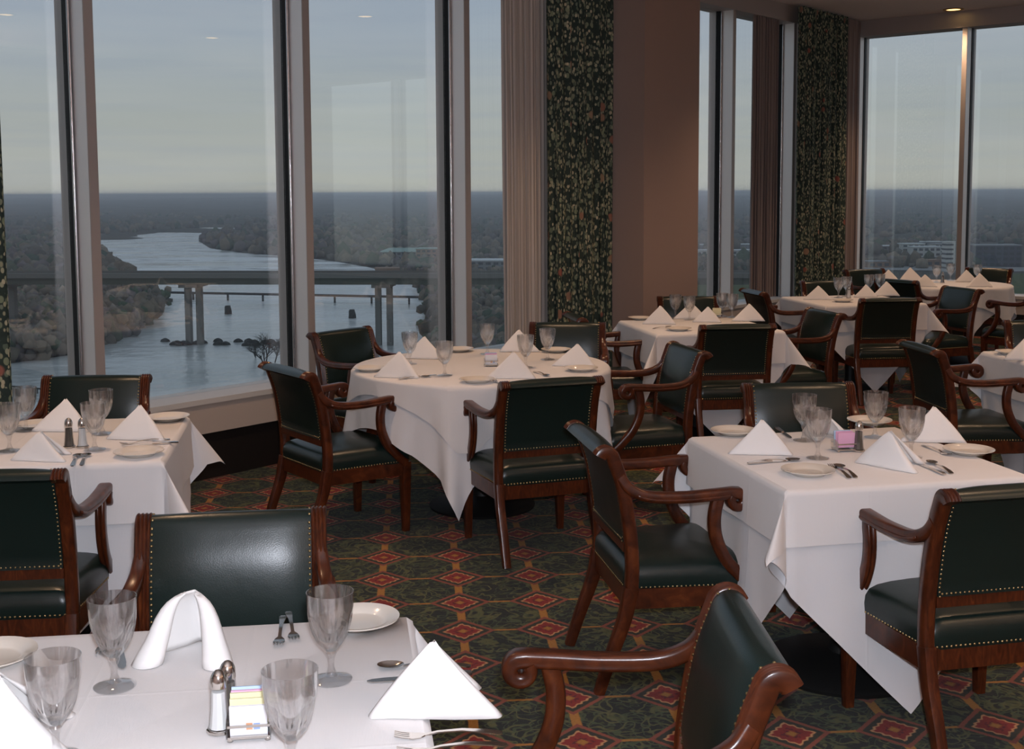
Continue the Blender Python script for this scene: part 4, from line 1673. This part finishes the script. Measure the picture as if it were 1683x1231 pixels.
def make_knife():
    root = empty('knife')
    link('handle', new_mesh('handle', *strip([(0.0, 0.0050, 0.001), (-0.03, 0.0062, 0.002), (-0.075, 0.0075, 0.002), (-0.090, 0.006, 0.001)], 1, 0, 0.005), M['steel'], True, 40), root)
    link('blade', new_mesh('blade', *strip([(0.0, 0.0045, 0.002), (0.012, 0.0085, 0.001), (0.07, 0.0090, 0.0008), (0.092, 0.0070, 0.0006), (0.102, 0.0020, 0.0005)], 1, 0, 0.0014), M['steel'], True, 40), root)
    return root


def make_shaker(fill):
    root = empty('shaker')
    link('body', outward(MB().lathe([(0.0001, 0.004), (0.0195, 0.004), (0.0175, 0.012), (0.0145, 0.040), (0.0128, 0.075), (0.0128, 0.077), (0.0001, 0.077)], 10).mesh('body', M['shaker_glass'], True, 20)), root)
    link('contents', MB().lathe([(0.0001, 0.007), (0.0165, 0.007), (0.0150, 0.014), (0.0124, 0.042), (0.0112, 0.068), (0.0001, 0.069)], 10).mesh('contents', fill, True, 20), root)
    link('cap', MB().lathe([(0.0136, 0.075), (0.0138, 0.084), (0.0128, 0.092), (0.0095, 0.099), (0.0045, 0.1035), (0.0001, 0.1045)], 20).mesh('cap', M['steel'], True), root)
    link('base_ring', MB().lathe([(0.0001, 0.0), (0.0215, 0.0), (0.0215, 0.0045), (0.0195, 0.0055), (0.0001, 0.0055)], 10).mesh('base_ring', M['steel'], True, 30), root)
    return root


def make_caddy():
    root = empty('sweetener_caddy')
    link('base', MB().box(-0.034, 0.034, -0.026, 0.026, 0.004, 0.008).mesh('base', M['steel']), root)
    for x in (-1, 1):
        mb = MB()
        prof = [(-0.028, 0.006), (0.028, 0.006), (0.031, 0.030), (0.022, 0.036), (0.0, 0.040), (-0.022, 0.036), (-0.031, 0.030)]
        v = [(x * 0.0345 - 0.001, y, z) for y, z in prof] + [(x * 0.0345 + 0.001, y, z) for y, z in prof]
        k = len(prof)
        mb.add(v, [tuple(range(k))[::-1], tuple(range(k, 2 * k))] + [(i, (i + 1) % k, k + (i + 1) % k, k + i) for i in range(k)])
        link('side_panel', mb.mesh('side_panel', M['goblet']), root)
        for y in (-1, 1):
            link('foot', MB().lathe([(0.0001, 0.0), (0.005, 0.0), (0.004, 0.006), (0.0001, 0.006)], 8, x * 0.030, y * 0.022).mesh('foot', M['steel'], True), root)
    for y in (-1, 1):
        link('rail', MB().box(-0.034, 0.034, y * 0.027 - 0.0012, y * 0.027 + 0.0012, 0.024, 0.028).mesh('rail', M['steel']), root)
    return root


PACK = {}
for nm in ('white', 'yellow', 'pink', 'blue'):
    PACK[nm] = MB().box(-0.030, 0.030, -0.0022, 0.0022, 0.0, 0.052).mesh('sweetener_packet', M['paper_' + nm])
GOB, PLATE = make_goblet(), make_plate()
FORK, SPOON, KNIFE = make_fork(), make_spoon(), make_knife()
SALT, PEP, CAD = make_shaker(M['salt']), make_shaker(M['pepper']), make_caddy()
_used = set()


def put(proto, p, rz, label, cat, group):
    if proto.name in _used:
        o = copy_tree(proto)
    else:
        o = proto
        _used.add(proto.name)
    o.location = tuple(map(float, p))
    o.rotation_euler = (0, 0, rz)
    return tag(o, label, cat, group)


def goblet(px, py, label, rz=0.0):
    return put(GOB, P(px, py, ZT), rz + px, 'water goblet ' + label, 'goblet', 'stemmed water goblets')


def plate(px, py, label):
    o = link('side_plate', PLATE, None, P(px, py, ZT))
    return tag(o, 'cream side plate ' + label, 'plate', 'cream side plates')


def napkin(px, py, deg, label, k=0, scale=1.0):
    o = link('napkin', NAPKINS[k], None, P(px, py, ZT), math.radians(deg))
    o.scale = (scale, scale, scale)
    sm = o.modifiers.new('thickness', 'SOLIDIFY')
    sm.thickness = 0.0035
    return tag(o, 'white tent-folded napkin ' + label, 'napkin', 'tent-folded napkins')


def cutlery(kind, a, b, label):
    """head (tines, bowl, blade) at frame point a, handle end at b"""
    proto = {'fork': FORK, 'spoon': SPOON, 'knife': KNIFE}[kind]
    pa, pb_ = P(*a, ZT), P(*b, ZT)
    d = pa - pb_
    rz = math.atan2(-d[0], d[1])
    ln = {'fork': (0.050, 0.126), 'spoon': (0.049, 0.126), 'knife': (0.102, 0.090)}[kind]
    u = np.array([d[0], d[1], 0]) / (np.hypot(d[0], d[1]) + 1e-9)
    mid = (pa + pb_) / 2
    p = mid + u * (-(ln[0] - ln[1]) / 2)
    return put(proto, p, rz, f'steel {kind} ' + label, kind, 'table cutlery')


def shaker(px, py, which, label):
    return put(SALT if which == 'salt' else PEP, P(px, py, ZT), 0.3, label, 'shaker', 'salt and pepper shakers')


def caddy(px, py, deg, label, packs, where):
    q = P(px, py, ZT)
    rz = math.radians(deg)
    put(CAD, q, rz, label, 'caddy', 'sweetener caddies')
    c, s = math.cos(rz), math.sin(rz)
    for nm, y, tiltx, up, lab in packs:
        o = link('sweetener_packet', PACK[nm], None, (q[0] - s * y, q[1] + c * y, q[2] + 0.0085 + up))
        o.rotation_euler = (math.radians(tiltx), 0, rz)
        tag(o, f'{nm} sweetener packet {lab} {where}', 'packet', 'sweetener packets')
        if nm == 'white' and tiltx > 0:
            link('printed_panel', MB().box(-0.004, 0.006, -0.0030, -0.0024, 0.010, 0.022).mesh('printed_panel', principled('orange_print', (0.70, 0.38, 0.22), 0.6)), o)
            link('printed_panel', MB().box(0.008, 0.018, -0.0030, -0.0024, 0.010, 0.021).mesh('printed_panel', principled('blue_print', (0.30, 0.42, 0.72), 0.6)), o)


# foreground table
goblet(189, 1128, 'at the back left of the foreground table')
goblet(545, 1117, 'at the back right of the foreground table, beside the plate')
goblet(93, 1246, 'at the front left of the foreground table, next to the cut-off napkin')
goblet(480, 1272, 'at the front of the foreground table, beside the packet caddy')
napkin(318, 1072, -4, 'with rolled open ends at the back of the foreground table', 4, 1.0)
napkin(700, 1166, 108.2, 'standing large and bright at the right of the foreground table', 1, 1.0)
napkin(-14, 1222, 107, 'cut off by the left edge on the foreground table', 2, 1.05)
plate(590, 1026, 'behind the back right goblet on the foreground table')
plate(-14, 1086, 'cut off by the left edge of the foreground table')
shaker(361, 1201, 'salt', 'salt shaker with chrome cap on the foreground table')
shaker(376, 1184, 'pepper', 'pepper shaker with chrome cap behind the salt on the foreground table')
caddy(411, 1207, 8, 'small clear sweetener caddy beside the shakers on the foreground table',
      [('white', -0.018, 8, 0, 'at the front of the caddy'), ('yellow', -0.008, 5, 0.007, 'nearer the front in the caddy'), ('yellow', 0.000, 2, 0.012, 'in the middle of the caddy'),
       ('pink', 0.010, -4, 0.010, 'at the rear of the caddy'), ('blue', 0.018, -8, 0.012, 'rearmost in the caddy')], 'on the foreground table')
cutlery('fork', (457, 1066), (466, 1012), 'left of two with tines towards the viewer on the foreground table')
cutlery('fork', (484, 1054), (474, 1008), 'right of two beside the back right goblet on the foreground table')
cutlery('knife', (201, 1098), (190, 1046), 'standing out behind the back left goblet on the foreground table')
cutlery('fork', (166, 1076), (172, 1030), 'half hidden behind the back left goblet on the foreground table')
cutlery('spoon', (634, 1097), (760, 1096), 'behind the bright right napkin on the foreground table, farther one')
cutlery('knife', (598, 1121), (780, 1108), 'behind the bright right napkin on the foreground table')
cutlery('fork', (652, 1212), (822, 1206), 'in front of the bright right napkin on the foreground table')
cutlery('fork', (660, 1238), (826, 1226), 'at the bottom picture edge on the foreground table')
cutlery('knife', (-40, 1142), (52, 1140), 'at the left picture edge behind the cut-off napkin')

# right foreground table
W8 = 'on the right foreground table'
goblet(1321, 724, f'at the back left {W8}, behind another')
goblet(1344, 753, f'in front of the small caddy side, nearest left {W8}')
goblet(1438, 719, f'at the back {W8}, right of the shaker')
goblet(1497, 751, f'at the right {W8}, between two napkins')
napkin(1258, 744, -117.8, f'at the left corner {W8}', 3, 0.98)
napkin(1455, 764, 62, f'at the near edge {W8}, folded side shown', 0, 0.98)
napkin(1540, 724, -119, f'at the right rear {W8}', 1, 1.0)
napkin(1345, 716, 20, f'hidden behind the goblets {W8}', 2, 0.9)
plate(1328, 779, f'at the near edge {W8}')
plate(1592, 745, f'at the right edge {W8}')
plate(1429, 696, f'behind the back goblet {W8}')
plate(1206, 713, f'at the left rear corner {W8}')
shaker(1411, 741, 'pepper', 'dark pepper shaker beside the caddy on the right foreground table')
caddy(1387, 740, 10, 'small sweetener caddy with pink packets on the right foreground table',
      [('pink', -0.012, 5, 0.004, 'front one in the caddy'), ('pink', 0.0, 0, 0.006, 'middle one in the caddy'), ('blue', 0.012, -5, 0.006, 'rear one in the caddy')], W8)
cutlery('knife', (1312, 756), (1231, 763), f'before the left corner napkin {W8}')
cutlery('spoon', (1306, 757), (1240, 760), f'beside the knife before the left corner napkin {W8}')
cutlery('fork', (1362, 764), (1400, 789), f'left of two right of the near plate {W8}')
cutlery('spoon', (1374, 764), (1409, 787), f'right of two right of the near plate {W8}')
cutlery('knife', (1505, 760), (1550, 780), f'left of two right of the near napkin {W8}')
cutlery('spoon', (1528, 760), (1563, 778), f'right of two right of the near napkin {W8}')
cutlery('fork', (1552, 746), (1524, 735), f'beside the right edge plate {W8}')
cutlery('knife', (1302, 722), (1273, 702), f'behind the left corner napkin {W8}')
cutlery('fork', (1385, 706), (1365, 698), f'beside the rear plate {W8}')

# left window table
W2 = 'on the left window table'
goblet(168, 713, f'sparkling before the far chair {W2}')
goblet(156, 739, f'right of the shakers {W2}')
goblet(43, 708, f'standing out against the window {W2}')
goblet(16, 741, f'at the left picture edge {W2}')
napkin(114, 706, -116, f'tallest, before the far chair {W2}', 0)
napkin(236, 720, -119, f'at the right {W2}', 1)
napkin(62, 754, 101, f'at the near left {W2}, before the near chair', 2, 0.85)
plate(228, 748, f'at the near right corner {W2}')
plate(276, 690, f'at the far right corner {W2}')
plate(62, 702, f'behind the shakers to the left {W2}')
shaker(114, 735, 'pepper', 'pepper shaker on the left window table')
shaker(136, 735, 'salt', 'salt shaker on the left window table')
cutlery('spoon', (130, 747), (118, 768), f'left of two before the shakers {W2}')
cutlery('spoon', (144, 745), (133, 768), f'right of two before the shakers {W2}')
cutlery('knife', (216, 733), (278, 729), f'between the right napkin and near plate {W2}')
cutlery('fork', (215, 729), (262, 724), f'close before the right napkin {W2}')

# round table
W3 = 'on the near round table'
goblet(674, 598, f'farthest left {W3}')
goblet(731, 617, f'near the left front {W3}')
goblet(801, 582, f'behind the caddy {W3}')
goblet(864, 604, f'right of the caddy {W3}')
goblet(900, 591, f'farthest right {W3}')
napkin(661, 619, -122, f'at the left front {W3}', 3, 1.05)
napkin(694, 588, 101, f'at the left rear {W3}', 0)
napkin(849, 577, 107, f'at the rear {W3}', 1)
napkin(952, 601, -131, f'at the right {W3}', 2)
napkin(848, 620, -116, f'at the near side {W3}, beside the near chair', 0, 1.05)
plate(608, 609, f'at the left edge {W3}')
plate(784, 628, f'at the near edge {W3}')
plate(955, 609, f'before the right napkin {W3}')
plate(914, 578, f'at the right rear {W3}')
plate(754, 577, f'at the left rear {W3}')
caddy(807, 601, 5, 'sweetener caddy with bright packets in the middle of the round table',
      [('white', -0.016, 12, 0.0, 'leaning at the front of the caddy'), ('pink', -0.006, 0, 0.004, 'left in the caddy'), ('blue', 0.008, -4, 0.006, 'behind in the caddy'), ('yellow', 0.016, -8, 0.004, 'last in the caddy')], W3)
cutlery('spoon', (708, 619), (655, 624), f'before the left front napkin {W3}')
cutlery('knife', (716, 616), (665, 622), f'behind the spoon before the left front napkin {W3}')
cutlery('fork', (812, 626), (824, 636), f'right of the near plate {W3}')
cutlery('spoon', (898, 618), (880, 612), f'right of the near napkin {W3}')

# pier table
W4 = 'on the table before the brown pier'
goblet(1110, 523, f'farthest left {W4}')
goblet(1133, 526, f'second from the left {W4}')
goblet(1187, 520, f'at the rear right {W4}')
goblet(1203, 522, f'farthest right {W4}')
napkin(1088, 532, -119, f'farthest left {W4}', 1)
napkin(1138, 523, -113, f'behind the goblets {W4}', 2)
napkin(1166, 529, -122, f'in the middle {W4}', 3, 0.9)
napkin(1234, 527, -116, f'farthest right {W4}', 0)
plate(1115, 543, f'at the near edge {W4}')
plate(1052, 525, f'at the left edge {W4}')
caddy(1178, 522, 0, 'small sweetener caddy with a yellow packet on the pier table', [('yellow', 0.0, 0, 0.008, 'in the caddy')], 'on the pier table')
cutlery('spoon', (1106, 537), (1070, 541), f'before the left napkin {W4}')

# far curtain table
W5 = 'on the table before the far floral curtain'
goblet(1378, 489, f'farthest left {W5}')
goblet(1391, 487, f'second from the left {W5}')
goblet(1428, 483, f'second from the right {W5}')
goblet(1446, 482, f'farthest right {W5}')
napkin(1347, 492, -119, f'farthest left {W5}', 2)
napkin(1425, 488, -113, f'in the middle {W5}', 3, 0.9)
napkin(1459, 486, -116, f'farthest right {W5}', 1)
plate(1385, 496, f'at the near edge {W5}')
shaker(1395, 490, 'salt', 'salt shaker on the table before the far floral curtain')

# far round table
W6 = 'on the far round table'
goblet(1539, 464, f'at the left {W6}, beside the shaker')
goblet(1562, 461, f'in the middle {W6}')
goblet(1606, 463, f'at the right {W6}')
napkin(1462, 463, -116, f'farthest left {W6}', 0)
napkin(1493, 462, 110, f'second from the left {W6}', 1, 1.1)
napkin(1522, 471, -119, f'at the near side {W6}', 2)
napkin(1590, 463, -113, f'at the right rear {W6}', 3)
napkin(1612, 471, -116, f'at the right front {W6}', 0, 1.05)
shaker(1549, 465, 'pepper', 'dark pepper shaker on the far round table')

# right edge table
W7 = 'on the table at the right picture edge'
plate(1662, 582, f'at the corner {W7}')
napkin(1690, 591, -116, f'cut off {W7}', 1)
